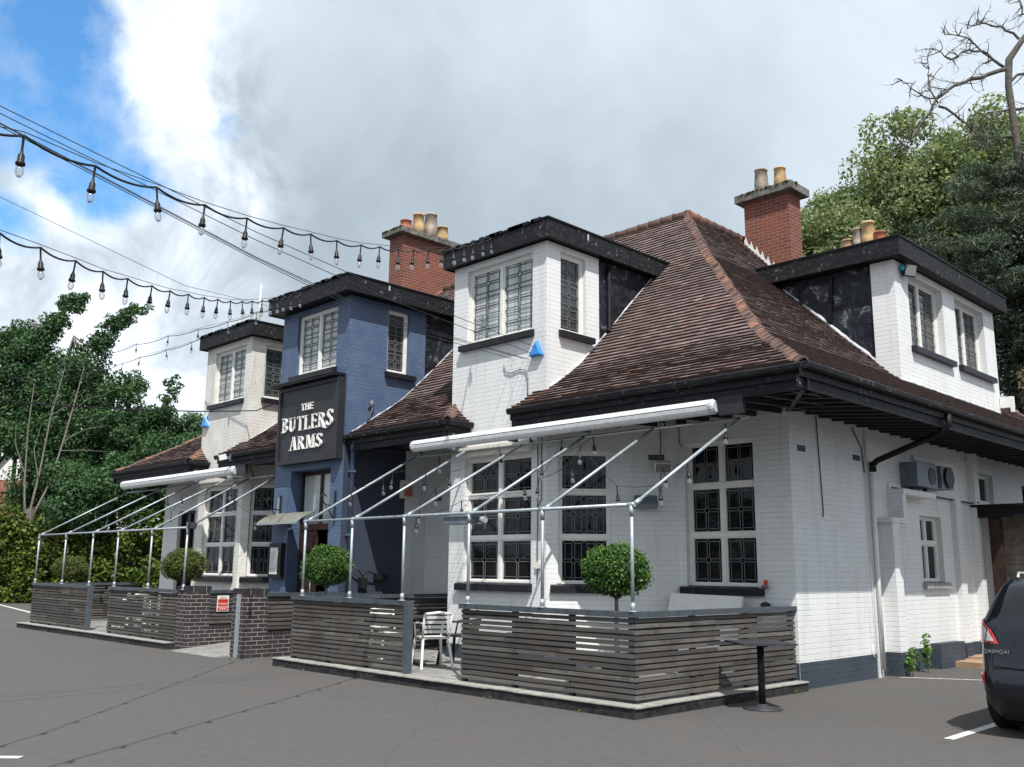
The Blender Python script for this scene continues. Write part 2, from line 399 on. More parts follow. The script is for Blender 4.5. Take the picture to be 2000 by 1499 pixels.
LW = {'win': None}
def lattice(mb, O, t, n, w, h, rows, m, b=.045, g=.022, th=.0095, cols=1):
    """leaded light pattern: double cross bars with a ring at each crossing, set inside a border"""
    O, t, n = Vector(O), Vector(t), Vector(n)
    P = lambda u, v: O + t * u + Z_ * v + n * .004
    def ln(a, c, d, e): mb.bar(P(a, c), P(d, e), th, .006, m, up=n, r=.5)
    for c in range(cols):
        cx = w * (c + .5) / cols; x0 = w * c / cols; x1 = w * (c + 1) / cols
        ys = [h * (i + .5) / rows for i in range(rows)]
        ring = min(.045, (x1 - x0) * .14)
        for i, y in enumerate(ys):
            lo, hi = h * i / rows, h * (i + 1) / rows
            for sg in (-g, g):
                ln(cx + sg, lo + b * .6, cx + sg, y - ring); ln(cx + sg, y + ring, cx + sg, hi - b * .6)
                ln(x0 + b, y + sg, cx - ring, y + sg); ln(cx + ring, y + sg, x1 - b, y + sg)
            pts = [(cx + ring * math.cos(k * math.pi / 4), y + ring * math.sin(k * math.pi / 4)) for k in range(9)]
            for p, q in zip(pts, pts[1:]): ln(*p, *q)
            # four inset boxes with clipped corners towards the border
            ln(x0 + b, lo + b, cx - g, lo + b); ln(cx + g, lo + b, x1 - b, lo + b)
            ln(x0 + b, hi - b, cx - g, hi - b); ln(cx + g, hi - b, x1 - b, hi - b)
            ln(x0 + b, lo + b, x0 + b, y - g); ln(x0 + b, y + g, x0 + b, hi - b)
            ln(x1 - b, lo + b, x1 - b, y - g); ln(x1 - b, y + g, x1 - b, hi - b)
            ln(x0, lo, x0 + b, lo + b); ln(x1, lo, x1 - b, lo + b); ln(x0, hi, x0 + b, hi - b); ln(x1, hi, x1 - b, hi - b)
            ln(x0, y, x0 + b, y + g); ln(x0, y, x0 + b, y - g); ln(x1, y, x1 - b, y + g); ln(x1, y, x1 - b, y - g)
            ln(cx, lo, cx - g, lo + b * .6); ln(cx, lo, cx + g, lo + b * .6); ln(cx, hi, cx - g, hi - b * .6); ln(cx, hi, cx + g, hi - b * .6)

def window(O, t, n, w, h, cols, rows, depth=.10, sill=None, lead='lead', pane='glass_dark', lrows=None, label=None, frame='white_frame', fw=.045, mull=.062, tran=.058, cas=.024, parent=None, lat=True, beads=None, lcols=1, sillmat='black_sill'):
    """O = bottom left of the opening on the wall face, cols/rows = fractions; frame set back by depth"""
    O, t, n = Vector(O), Vector(t), Vector(n); D = O - n * depth
    mb = MB(); P = lambda u, v, d=0: D + t * u + Z_ * v + n * d
    def piece(u0, v0, u1, v1, d0=-.03, d1=.03, m=0):
        a, b = P(u0, v0, d0), P(u1, v1, d1); c = (a + b) / 2
        mb.obox(c, t * abs(u1 - u0) / 2, -n * (d1 - d0) / 2, Z_ * (v1 - v0) / 2, m)
    piece(0, 0, fw, h); piece(w - fw, 0, w, h); piece(fw, 0, w - fw, fw * 1.3, -.03, .05); piece(fw, h - fw, w - fw, h)
    iw, ih = w - 2 * fw, h - fw * 2.3; v0 = fw * 1.3
    us = [0]; [us.append(us[-1] + c) for c in cols]; vs = [0]; [vs.append(vs[-1] + r) for r in rows]
    for k in us[1:-1]: piece(fw + iw * k - mull / 2, v0, fw + iw * k + mull / 2, v0 + ih, -.03, .028)
    for i, k in enumerate(vs[1:-1]):
        tk = tran * (1.35 if beads == i else 1); y = v0 + ih * k
        piece(fw, y - tk / 2, w - fw, y + tk / 2, -.03, .034)
        if beads == i:
            piece(fw, y + tk / 2 - .02, w - fw, y + tk / 2, .034, .05)
            q = int(iw / .07)
            for b_ in range(q): piece(fw + iw * (b_ + .35) / q, y - .016, fw + iw * (b_ + .65) / q, y, .034, .042)
    glassmb = MB(); lr = lrows or [1] * len(rows)
    for i in range(len(cols)):
        for j in range(len(rows)):
            a = fw + iw * us[i] + (mull / 2 if i else 0); b = fw + iw * us[i + 1] - (mull / 2 if i < len(cols) - 1 else 0)
            c = v0 + ih * vs[j] + (tran / 2 if j else 0); d = v0 + ih * vs[j + 1] - (tran / 2 if j < len(rows) - 1 else 0)
            if cas:
                piece(a, c, a + cas, d, -.02, .014); piece(b - cas, c, b, d, -.02, .014); piece(a + cas, c, b - cas, c + cas, -.02, .014); piece(a + cas, d - cas, b - cas, d, -.02, .014)
            a += cas; b -= cas; c += cas; d -= cas
            e = random.uniform(-.008, .008); e2 = random.uniform(-.006, .006)
            glassmb.face([P(a, c, -.022 + e + e2), P(b, c, -.022 + e - e2), P(b, d, -.022 - e - e2), P(a, d, -.022 - e + e2)], 0, random.random())
            if lat: lattice(mb, P(a, c, -.010), t, n, b - a, d - c, lr[j], 1, cols=lcols)
    f = mb.build('window', [frame, lead], parent or PUB)
    if label: f['label'] = label
    glassmb.build('pane', pane, f)
    if sill:
        e0, e1, th, pr = sill; s = MB()
        a = O + t * (-e0) + n * (-depth + .06); b = O + t * (w + e1)
        L = (w + e0 + e1) / 2; c0 = O + t * (-e0 + L)
        # sloping top sill with a nose
        q = []
        for (nn, zz) in ((-depth + .03, .035), (pr, 0.0), (pr, -th), (-.02, -th)): q.append((nn, zz))
        A = [c0 - t * L + n * nn + Z_ * zz for nn, zz in q]; B = [c0 + t * L + n * nn + Z_ * zz for nn, zz in q]
        s.face([A[0], A[1], B[1], B[0]][::1]); s.face([A[1], A[2], B[2], B[1]]); s.face([A[2], A[3], B[3], B[2]]); s.face([A[0], A[3], A[2], A[1]]); s.face([B[0], B[1], B[2], B[3]])
        s.build('sill', sillmat, f)
    return f

XE, YE = 1.38, -2.03         # eaves lines, side and front
S_ = [-.1, 0, .2, .6, 1, 1.35, 1.54, 1.9, 2.16, 2.6, 2.86, 3.6, 3.82, 5.25]
ZS = [4.09, 4.12, 4.22, 4.49, 4.75, 5, 5.18, 5.52, 5.76, 6.2, 6.45, 7.16, 7.38, 8.95]
fz = lambda s: float(np.interp(s, S_, ZS))
SR = 5.20; XR = XE - SR; YR = YE + SR; ZR = fz(SR)       # ridges
YB = 13.0                                               # far eaves of the wing
# course setbacks by arc length
ss = [-.06]
while ss[-1] < SR:
    s = ss[-1]; d = .01
    sl = (fz(s + .05) - fz(s)) / .05
    ss.append(min(SR, s + .112 / math.sqrt(1 + sl * sl)))
    if SR - ss[-1] < 1e-4: break

W0, N0, W2f = (0, 0, 1), None, None
# ---- walls
DX = 1.48; RT = 1 / math.sqrt(2)
wb = MB()
TW = [(-15.35, -13.12, -1.48, 'shabby_white_brick'), (-10.72, -8.24, -2.07, 'blue_brick'), (-5.79, -3.46, -1.48, 'white_brick')]
def wallpart(name, mats, fn, label=None):
    mb = MB(); fn(mb); o = mb.build(name, mats, PUB)
    if label: o['label'] = label
    return o
PL = .36   # plinth height
def split_wall(mb, O, t, n, w, h, ops=(), depth=.12, m=0, pm=1, pl=PL):
    """wall with a slate coloured plinth band 6 mm proud at its foot"""
    mb.wall(O, t, n, w, h, ops, depth, m)
    if pl:
        O, t, n = Vector(O), Vector(t), Vector(n)
        e = n * .006
        mb.face([O + e, O + t * w + e, O + t * w + e + Z_ * pl, O + e + Z_ * pl], pm, .5)
        mb.face([O + e + Z_ * pl, O + t * w + e + Z_ * pl, O + t * w + Z_ * pl, O + Z_ * pl], pm, .5)
# front wall between the right bay and the corner, one big window in it
XC = -3.46 + DX
W3 = (-1.84, 1.36, -.60, 3.60)
def f_(mb): split_wall(mb, (XC, 0, 0), X_, -Y_, -XC, 4.0, [(W3[0] - XC, W3[1], W3[2] - XC, W3[3])], .15)
wallpart('front_wall', ['white_brick', 'slate_blue_plinth'], f_)
window((W3[0], 0, W3[1]), X_, -Y_, W3[2] - W3[0], W3[3] - W3[1], [.5, .5], [.345, .355, .30], .12, (.10, .10, .10, .07), 'lead', 'glass_dark', beads=1)
# side wall, with piers and stepped recess
SW = (4.55, 1.44, 5.50, 2.62); SW2 = (7.3, 3.0, 8.4, 3.6); SW3 = (10.2, 2.9, 11.0, 3.55)
def f_(mb):
    split_wall(mb, (0, 0, 0), Y_, X_, 2.55, 4.0)
    split_wall(mb, (-.04, 2.55, 0), Y_, X_, 9.2, 4.02, [(a[0] - 2.55, a[1], a[2] - 2.55, a[3]) for a in (SW, SW2, SW3)], .16)
    mb.box(-.6, 11.75, 0, -.041, 11.85, 4.0)
wallpart('side_wall', ['white_brick', 'slate_blue_plinth'], f_)
def f_(mb):
    for (x0, y0, z0, x1, y1, z1) in ((-.05, 2.42, 0, .035, 2.56, 3.97), (-.039, 2.86, .37, .20, 3.14, 2.42), (-.039, 2.80, 2.42, .22, 3.55, 2.50), (-.039, 3.28, 2.50, .22, 3.42, 2.90), (-.039, 3.28, 2.90, .24, 4.65, 3.0),
                                   (-.039, 6.0, 0, .06, 6.28, 3.0), (-.039, 6.95, 0, .10, 7.2, 4.0), (-.039, 4.35, 3.58, .02, 6.3, 3.66), (-.039, 6.9, 3.72, .02, 8.9, 3.82)):
        mb.box(x0, y0, z0, x1, y1, z1, 0, .5)
wallpart('wall_pier', ['white_brick'], f_)
for q in ((-.039, 2.855, 0, .206, 3.146, .37), (-.03, 5.99, 0, .07, 6.29, .37), (-.03, 6.94, 0, .11, 7.21, .37), (-.03, 4.6, 0, .14, 5.7, .42)): mb = MB(); mb.box(*q); mb.build('pier_plinth', 'slate_blue_plinth', PUB)
window((-.04, SW[0], SW[1]), Y_, X_, SW[2] - SW[0], SW[3] - SW[1], [.5, .5], [.6, .4], .13, (.05, .1, .09, .08), lat=False, sillmat='stones_grey')
window((-.04, SW2[0], SW2[1]), Y_, X_, SW2[2] - SW2[0], SW2[3] - SW2[1], [.35, .65], [1], .13, None, lat=False)
window((-.04, SW3[0], SW3[1]), Y_, X_, SW3[2] - SW3[0], SW3[3] - SW3[1], [1], [1], .13, None, lat=False, frame='dark_stain_wood')
# back and far ends close the volume
def f_(mb):
    mb.box(-18.5, 9.0, 0, -8.6, 9.1, 4.0); mb.box(-8.7, 11.8, 0, -.6, 11.9, 4.0); mb.box(-8.7, 9.1, 0, -8.6, 11.8, 4.0)
wallpart('rear_wall', ['white_brick'], f_)
# recesses between the towers
def f_(mb): split_wall(mb, (-8.24, 0, 0), X_, -Y_, -7.27 + 8.24, 4.0, m=0)
wallpart('recess_wall', ['white_brick', 'slate_blue_plinth'], f_)
def f_(mb): split_wall(mb, (-11.64, 0, 0), X_, -Y_, .92, 4.0)
wallpart('recess_wall', ['white_brick', 'slate_blue_plinth'], f_)
# far left porch: pier, glazed door, wall
LD = (-17.75, .12, -16.75, 3.05)
def f_(mb):
    split_wall(mb, (-18.6, -.8, 0), X_, -Y_, 18.6 - 16.03, 4.0, [(LD[0] + 18.6, LD[1], LD[2] + 18.6, LD[3])], .15, pl=0)
    mb.wall((-18.6, 9.0, 0), -Y_, -X_, 9.8, 4.0, (), .1)
wallpart('porch_wall', ['white_brick', 'slate_blue_plinth'], f_)
d = window((LD[0], -.8, LD[1]), X_, -Y_, 1.0, LD[3] - LD[1], [.5, .5], [.3, .7], .12, None, lat=False, frame='dark_stain_wood', label='tall dark glazed side door on the far left')
d.name = 'glazed_door'

# ---- bays under the white towers
def bay(x0, x1, y, white, right_open=True):
    w = x1 - x0; wf = (x0 + .38, 1.36, x0 + 2.0, 3.48)
    def f_(mb): split_wall(mb, (x0, y, 0), X_, -Y_, w, 3.72, [(wf[0] - x0, wf[1], wf[2] - x0, wf[3])], .15)
    wallpart('bay_wall', [white, 'slate_blue_plinth'], f_)
    window((wf[0], y, wf[1]), X_, -Y_, wf[2] - wf[0], wf[3] - wf[1], [.5, .5], [.345, .355, .30], .11, (.12, .03, .11, .09), beads=1)
    L = DX / RT; t = Vector((RT, RT, 0)); n = Vector((RT, -RT, 0))
    a, b = .19, 1.03
    def f_(mb): split_wall(mb, (x1, y, 0), t, n, L, 3.99, [(a, 1.36, b, 3.48)], .14)
    wallpart('bay_wall', [white, 'slate_blue_plinth'], f_)
    O = Vector((x1, y, 1.36)) + t * a
    window(O, t, n, b - a, 2.12, [1], [.345, .355, .30], .10, (.12, .12, .11, .08), beads=1, lcols=2)
    t2 = Vector((RT, -RT, 0)); n2 = Vector((-RT, -RT, 0))
    def f_(mb): split_wall(mb, Vector((x0, y, 0)) - t2 * L, t2, n2, L, 3.99)
    wallpart('bay_wall', [white, 'slate_blue_plinth'], f_)
    # projecting lintel board over the front window
    mb = MB(); mb.box(x0 + .33, y - .11, 3.50, x1 - .28, y - .002, 3.60); mb.box(x0 + .28, y - .15, 3.60, x1 - .23, y - .002, 3.66)
    mb.build('lintel', 'plaster_cream', PUB)
bay(-5.79, -3.46, -1.48, 'white_brick')
bay(-15.35, -13.12, -1.48, 'shabby_white_brick')

# ---- towers
def tower(x0, x1, y, brick, front, side, base, slab, yback, sback, label):
    """front=(x0,z0,x1,z1) window hole, side=(y0,z0,y1,z1); slab=(x0,y0,z0,x1,z1)"""
    zt = slab[2]
    mb = MB()
    mb.wall((x0, y, base), X_, -Y_, x1 - x0, zt - base, [(front[0] - x0, front[1] - base, front[2] - x0, front[3] - base)], .13)
    ye = sback
    mb.wall((x1, y, base), Y_, X_, ye - y, zt - base, [(side[0] - y, side[1] - base, side[2] - y, side[3] - base)], .13)
    mb.wall((x0, ye, base), -Y_, -X_, ye - y, zt - base, (), .1)
    tw = mb.build('tower', brick, PUB); tw['label'] = label
    mb = MB(); mb.box(x0 + .03, ye - .02, 5.0, x1 - .03, yback, zt); mb.build('cheek', 'tarred_felt', tw)
    mb = MB()
    sx0, sy0, sz0, sx1, sz1 = slab
    nseg = 9
    # fascia boards: front and two sides, slightly uneven, and the felt roof
    mb.box(sx0, sy0, sz0, sx1, sy0 + .03, sz1)
    mb.box(sx1 - .03, sy0 + .031, sz0, sx1, yback + .05, sz1); mb.box(sx0, sy0 + .031, sz0, sx0 + .03, yback + .05, sz1)
    mb.box(sx0 + .031, sy0 + .031, sz0 + .02, sx1 - .031, yback + .05, sz0 + .05, 1)
    mb.box(sx0 - .02, sy0 - .02, sz1 + .002, sx1 + .02, yback + .05, sz1 + .03, 1)
    # strip of stuff along the top edge
    for k in range(26):
        xx = random.uniform(sx0, sx1 - .1); mb.box(xx, sy0 - .028, sz1 - .01, xx + random.uniform(.05, .18), sy0 + .02, sz1 + .04 + random.random() * .012, 1)
    for yy in (sy0 + 1.0,): mb.box(sx1 + .001, yy, sz1 - .14, sx1 + .012, yy + .03, sz1 - .03, 2)
    mb.build('flat_roof', ['weathered_black_paint', 'black_plain', 'flashing'], tw)
    f = window((front[0], y, front[1]), X_, -Y_, front[2] - front[0], front[3] - front[1], [.5, .5], [1], .10, (.10, .04, .09, .09), 'lead_dark', 'glass_curtain', [3], parent=tw, cas=.035) if False else None
    return tw
def tower_windows(x0, x1, y, front, side):
    window((front[0], y, front[1]), X_, -Y_, front[2] - front[0], front[3] - front[1], [.5, .5], [1], .10, (.12, .05, .10, .10), 'lead_dark', 'glass_curtain', [3], cas=.03)
    window((x1, side[0], side[1]), Y_, X_, side[2] - side[0], side[3] - side[1], [1], [1], .10, (.05, .15, .10, .10), 'lead', 'glass_side', [3], cas=.02, fw=.05)
T3 = tower(-5.79, -3.46, -1.48, 'white_brick', (-5.43, 5.52, -3.79, 6.91), (-1.14, 5.52, -.50, 6.92), 3.72, (-5.95, -1.63, 7.03, -3.30, 7.35), 1.9, -.14, 'white dormer tower over the right bay')
tower_windows(-5.79, -3.46, -1.48, (-5.43, 5.52, -3.79, 6.91), (-1.14, 5.52, -.50, 6.92))
T2 = tower(-10.72, -8.24, -2.07, 'blue_brick', (-10.14, 5.51, -8.67, 6.82), (-1.13, 5.50, -.58, 6.83), 3.95, (-10.92, -2.35, 6.93, -7.98, 7.25), 1.9, -.14, 'blue painted entrance tower')
tower_windows(-10.72, -8.24, -2.07, (-10.14, 5.51, -8.67, 6.82), (-1.13, 5.50, -.58, 6.83))
T1 = tower(-15.35, -13.12, -1.48, 'shabby_white_brick', (-14.9, 5.53, -13.40, 6.87), (-1.11, 5.56, -.52, 6.88), 3.72, (-15.55, -1.63, 7.03, -12.92, 7.35), 1.9, -.14, 'shabby cream white dormer tower over the left bay')
tower_windows(-15.35, -13.12, -1.48, (-14.9, 5.53, -13.40, 6.87), (-1.11, 5.56, -.52, 6.88))
# cheek downpipe on the right tower
mb = MB(); mb.tube([(-3.44, .12, 6.95), (-3.44, .12, 5.78), (-3.40, .02, 5.72)], .04, 8); mb.build('downpipe', 'black_plain', PUB)

# entrance tower, lower part, with the doorway
EO = (-10.10, .12, -8.66, 3.53)
def f_(mb):
    mb.wall((-10.72, -2.07, 0), X_, -Y_, 2.48, 3.95, [(EO[0] + 10.72, EO[1], EO[2] + 10.72, EO[3])], .34)
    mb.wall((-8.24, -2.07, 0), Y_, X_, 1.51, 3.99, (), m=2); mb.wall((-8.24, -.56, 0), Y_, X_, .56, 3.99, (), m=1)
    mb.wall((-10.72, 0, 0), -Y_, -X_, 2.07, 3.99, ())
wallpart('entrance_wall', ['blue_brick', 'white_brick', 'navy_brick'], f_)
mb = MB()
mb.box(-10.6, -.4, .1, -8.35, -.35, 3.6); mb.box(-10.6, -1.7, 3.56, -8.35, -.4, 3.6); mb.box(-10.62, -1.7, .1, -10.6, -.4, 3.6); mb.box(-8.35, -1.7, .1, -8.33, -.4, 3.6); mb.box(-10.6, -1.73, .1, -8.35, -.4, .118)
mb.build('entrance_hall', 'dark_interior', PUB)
dr = MB()
dr.box(-10.10, -1.80, .12, -10.02, -1.72, 3.53); dr.box(-8.74, -1.80, .12, -8.66, -1.72, 3.53); dr.box(-10.02, -1.80, 2.34, -8.74, -1.72, 2.46); dr.box(-10.02, -1.80, 3.45, -8.74, -1.72, 3.53); dr.box(-9.42, -1.80, 2.46, -9.34, -1.72, 3.45)
do = dr.build('door_frame', 'dark_stain_wood', PUB)
mb = MB(); mb.box(-10.02, -1.77, 2.46, -9.42, -1.755, 3.45); mb.box(-9.34, -1.77, 2.46, -8.74, -1.755, 3.45); mb.build('pane', 'glass_curtain', do)
mb = MB()
mb.box(-10.02, -1.79, .125, -9.48, -1.74, 2.335)
for (a, b) in ((.3, 1.05), (1.2, 2.2)): mb.box(-9.94, -1.80, a, -9.56, -1.791, b)
dl = mb.build('door', 'dark_stain_wood', PUB); dl['label'] = 'dark brown door leaf, half open'
mb = MB(); mb.tube([(-9.55, -1.84, .9), (-9.55, -1.84, 1.5)], .014, 6); mb.box(-9.562, -1.84, .9, -9.538, -1.80, .92); mb.box(-9.562, -1.84, 1.48, -9.538, -1.80, 1.5); mb.build('handle', 'silver', dl)
# second leaf swung inwards
mb = MB(); mb.box(-8.80, -1.72, .125, -8.745, -1.25, 2.335); mb.build('door', 'dark_stain_wood', PUB)
# rainwater pipes
mb = MB()
mb.tube([(-8.06, -1.95, 4.02), (-8.06, -2.0, 3.9), (-8.16, -1.92, 3.75), (-8.16, -1.92, .1)], .045, 8)
for z in (1.0, 2.2, 3.4): mb.box(-8.235, -1.97, z, -8.10, -1.87, z + .04)
mb.build('downpipe', 'blue_brick', PUB)
mb = MB(); mb.tube([(1.42, 2.3, 4.0), (1.42, 2.3, 3.84), (1.34, 2.3, 3.74), (.16, 2.52, 3.40), (.10, 2.52, 3.34)], .05, 8); mb.tube([(.10, 2.50, 3.38), (.10, 2.50, 3.22)], .055, 8)
mb.build('downpipe', 'black_plain', PUB)
mb = MB(); mb.tube([(.08, 2.47, 3.2), (.08, 2.47, .12)], .035, 8); mb.tube([(.035, 2.36, 3.7), (.035, 2.36, .3), (.035, 2.25, .34), (.035, 2.22, .5)], .008, 5); mb.build('downpipe', 'white_plastic', PUB)
for q, w_ in (([(.015, .82, 3.95), (.015, .86, 3.2), (.015, .90, 2.5), (.015, .88, 2.42)], .008), ([(.015, 2.0, 3.9), (.015, 2.3, 3.6), (.015, 2.36, 3.2)], .008), ([(.02, 4.0, 3.0), (.02, 6.9, 2.96), (.12, 7.05, 2.98)], .014)): mb = MB(); mb.tube(q, w_, 5); mb.build('cable', 'black_plain', PUB)
# cables on the bay wall
for q, w_ in (([(-3.63, -1.50, 3.72), (-3.63, -1.50, 1.45)], .009), ([(-3.55, -1.50, 3.7), (-3.55, -1.50, 2.7), (-3.62, -1.50, 2.6)], .009), ([(-4.45, -1.50, 5.03), (-4.40, -1.50, 4.9), (-4.27, -1.50, 4.86), (-4.05, -1.50, 4.90), (-3.92, -1.50, 4.86), (-3.87, -1.50, 4.7), (-3.87, -1.50, 4.2)], .010),
              ([(-2.15, -.19, 3.95), (-2.16, -.20, 2.6)], .007), ([(-1.92, -.012, 3.95), (-1.92, -.012, 3.6), (-1.87, -.012, 3.55)], .007)): mb = MB(); mb.tube(q, w_, 5); mb.build('cable', 'lead', PUB)
mb = MB(); mb.box(-3.66, -1.52, 1.62, -3.56, -1.482, 1.72); mb.build('switch_box', 'plaster_cream', PUB)

# ---- tiled roof
TW_ = .165
def slope(name, P, rng_a, smin=0, smax=SR, mat='clay_tile'):
    """P(a,s,lift) -> point ; rng_a(s) -> list of (a0,a1)"""
    mb = MB()
    for i in range(len(ss) - 1):
        s0, s1 = ss[i], ss[i + 1]
        if s0 < smin - 1e-6 or s0 >= smax: continue
        A0, A1 = rng_a(s0), rng_a(s1)
        if len(A0) != len(A1): A1 = A0
        for (b0, b1), (c0, c1) in zip(A0, A1):
            if b1 - b0 < .02: continue
            n = max(1, int(round((b1 - b0) / TW_))); ph = .5 * (i % 2)
            ed = [b0] + [b0 + (b1 - b0) * (k + ph) / n for k in range(1 - (1 if ph else 0), n)] + [b1]
            ed = sorted(set(e for e in ed if b0 <= e <= b1))
            for e0, e1 in zip(ed, ed[1:]):
                if e1 - e0 < .004: continue
                t0, t1 = max(e0, c0), min(e1, c1)
                if t1 < t0: t0 = t1 = min(max((e0 + e1) / 2, c0), c1)
                lf = .031 + random.uniform(-.005, .006) + (.012 if random.random() < .012 else 0); l2 = lf + random.uniform(-.003, .003)
                r = random.random()
                p = [P(e0, s0, lf), P(e1, s0, l2), P(t1, s1 + .03, -.010), P(t0, s1 + .03, -.010)]
                mb.face(p, 0, r)
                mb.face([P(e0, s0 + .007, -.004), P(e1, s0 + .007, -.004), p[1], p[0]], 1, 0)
    return mb.build(name, [mat, 'tile_edge_shade'], PUB)
XL = -19.3; KL = 1.5
xl = lambda s: XL + KL * s
def front_rng(s):
    if s < .57: return [(xl(s), -14.88 - .8 * max(s, 0)), (-13.42, -10.72), (-8.24, -5.28 - .8 * max(s, 0)), (-3.76, XE - s)]
    return [(xl(s), XE - s)]
def front_rng4(s): return front_rng(s) if s < .57 else front_rng(s)
slope('roof_slope', lambda a, s, h: (a, YE + s, fz(s) + h), front_rng)
slope('roof_slope', lambda a, s, h: (XE - s, a, fz(s) + h), lambda s: [(YE + s, YB - s)])
slope('roof_slope', lambda a, s, h: (a, YB - s, fz(s) + h), lambda s: [(XR - (SR - s), XE - s)])  # far end of the wing
slope('roof_slope', lambda a, s, h: (XR - SR + s, a, fz(s) + h), lambda s: [(YR + (SR - s), YB - s)])
slope('roof_slope', lambda a, s, h: (a, 2 * YR - YE - s, fz(s) + h), lambda s: [(xl(s), XR - (SR - s))])
slope('roof_slope', lambda a, s, h: (XL + KL * s, a, fz(s) + h), lambda s: [(YE + s, 2 * YR - YE - s)])
# little returns where the eaves wrap round the tower faces
def ret(xa):
    slope('roof_return', lambda a, s, h: (xa - .8 * s, a, fz(s) + h), lambda s: [(YE + s, -1.46)], 0, .57)
ret(-5.28); ret(-14.88)
# verge tiles at the open left ends
for xa in (-3.76, -13.42):
    mb = MB()
    for i in range(len(ss) - 1):
        if ss[i] < 0 or ss[i] > .57: continue
        z = fz(ss[i]); mb.box(xa - .05 + .05 * i, YE + ss[i] - .01, z + .016, xa + .16 + .05 * i, YE + ss[i + 1] + .02, z + .034)
    mb.build('verge_tile', 'bonnet_tile', PUB)
# bonnet hip tiles
def hip(P0, dirA, dirB, s_from=0, s_to=SR, w=.135, kx=1.0, name='hip_tile'):
    """P0(s) -> (x,y,z) on the hip, dirA/dirB horizontal unit vectors along each slope's eaves, pointing away from the hip"""
    mb = MB(); N = 5
    for i in range(len(ss) - 1):
        s0, s1 = ss[i], ss[i + 1]
        if s0 < s_from or s0 >= s_to: continue
        a, b = Vector(P0(s0)), Vector(P0(s1)); d = (b - a).normalized()
        rr = random.random(); j = random.uniform(-.012, .012); lf = .055 + random.uniform(-.008, .014)
        rows = []
        for (q, up, back) in ((a - d * .035, lf, 0), (b + d * .02, .03, 0)):
            row = []
            for k in range(-N, N + 1):
                u = k / N; D = Vector(dirA) if u < 0 else Vector(dirB)
                h = up * (1 - abs(u) ** 1.6) + .012
                row.append(q + D * (w * abs(u)) + Z_ * h + Vector((j, j, 0)))
            rows.append(row)
        for k in range(2 * N):
            mb.face([rows[0][k], rows[0][k + 1], rows[1][k + 1], rows[1][k]], 0, rr, True)
        low = [p - Z_ * .03 for p in rows[0]]
        for k in range(2 * N): mb.face([low[k], low[k + 1], rows[0][k + 1], rows[0][k]], 0, rr * .3)
    return mb.build(name, 'bonnet_tile', PUB)
hip(lambda s: (XE - s, YE + s, fz(s)), (-1, 0, 0), (0, 1, 0))
hip(lambda s: (XE - s, YB - s, fz(s)), (0, -1, 0), (-1, 0, 0))
hip(lambda s: (XL + KL * s, YE + s, fz(s)), (0, 1, 0), (1, 0, 0))
for xa in (-5.28, -14.88): hip(lambda s: (xa - .8 * s, YE + s, fz(s)), (-1, 0, 0), (0, 1, 0), 0, .57, .14)
# half round ridge tiles
mb = MB()
def ridge(p, q):
    p, q = Vector(p), Vector(q); L = (q - p).length; n = int(L / .30)
    for i in range(n):
        a = p + (q - p) * (i / n); b = p + (q - p) * ((i + 1) / n); r0 = .125 + random.uniform(-.006, .006)
        mb.tube([a, a + (b - a) * .12, b], [r0 + .012, r0, r0 - .004], 12, 0, True, True)
ridge((XR, YR, ZR - .03), (XL + KL * SR, YR, ZR - .03)); ridge((XR, YR, ZR - .03), (XR, YB - SR, ZR - .03))
mb.build('ridge_tile', 'bonnet_tile', PUB)
# ---- eaves: gutter, fascia, soffit and rafters
def eaves(p, q, out, s_in):
    """p->q along the eaves, out = outward unit vector, s_in = depth of soffit"""
    p, q, out = Vector(p), Vector(q), Vector(out); d = (q - p).normalized()
    g = MB()
    prof = [(.01, .0), (.08, .0), (.095, -.02), (.085, -.07), (.06, -.095), (.03, -.095), (.0, -.06)]
    A = [p + out * (x) + Z_ * (4.115 + z) for x, z in prof]; B = [q + out * (x) + Z_ * (4.115 + z) for x, z in prof]
    for k in range(len(prof) - 1): g.face([A[k], B[k], B[k + 1], A[k + 1]], 0)
    g.face([A[-1], B[-1], B[0], A[0]], 0); g.face(A, 0); g.face(B[::-1], 0)
    g.build('gutter', 'weathered_black_paint', PUB)
    f = MB()
    def brd(o0, o1, z0, z1):
        c = (p + q) / 2 + out * ((o0 + o1) / 2) + Z_ * ((z0 + z1) / 2)
        f.obox(c, d * (q - p).length / 2, out * (o1 - o0) / 2 * (1 if d.cross(out).z > 0 else -1), Z_ * (z1 - z0) / 2)
    brd(-.035, -.001, 3.93, 4.09); brd(-.075, -.036, 3.80, 3.96)
    f.build('fascia', 'weathered_black_paint', PUB)
eaves((-3.74, YE, 0), (XE, YE, 0), (0, -1, 0), 2)
eaves((-8.24, YE, 0), (-5.28, YE, 0), (0, -1, 0), 2); eaves((-5.28, YE, 0), (-5.28, -1.482, 0), (1, 0, 0), .3)
eaves((-13.40, YE, 0), (-10.72, YE, 0), (0, -1, 0), 2)
eaves((XL, YE, 0), (-14.88, YE, 0), (0, -1, 0), 2); eaves((-14.88, YE, 0), (-14.88, -1.482, 0), (1, 0, 0), .3)
eaves((XE, YE - .1, 0), (XE, YB, 0), (1, 0, 0), 1.3)
eaves((XL, YE, 0), (XL, 8, 0), (-1, 0, 0), 1.3)
sf = MB()
for (a, b) in ((-3.74, XE - .08), (-8.22, -5.34), (-13.4, -10.74), (XL + .08, -14.94)):
    y1 = 0
    sf.hexa([(a, YE + .08, 3.88), (b, YE + .08, 3.88), (b, .0, 4.0), (a, .0, 4.0), (a, YE + .08, 3.90), (b, YE + .08, 3.90), (b, .0, 4.02), (a, .0, 4.02)], 0)
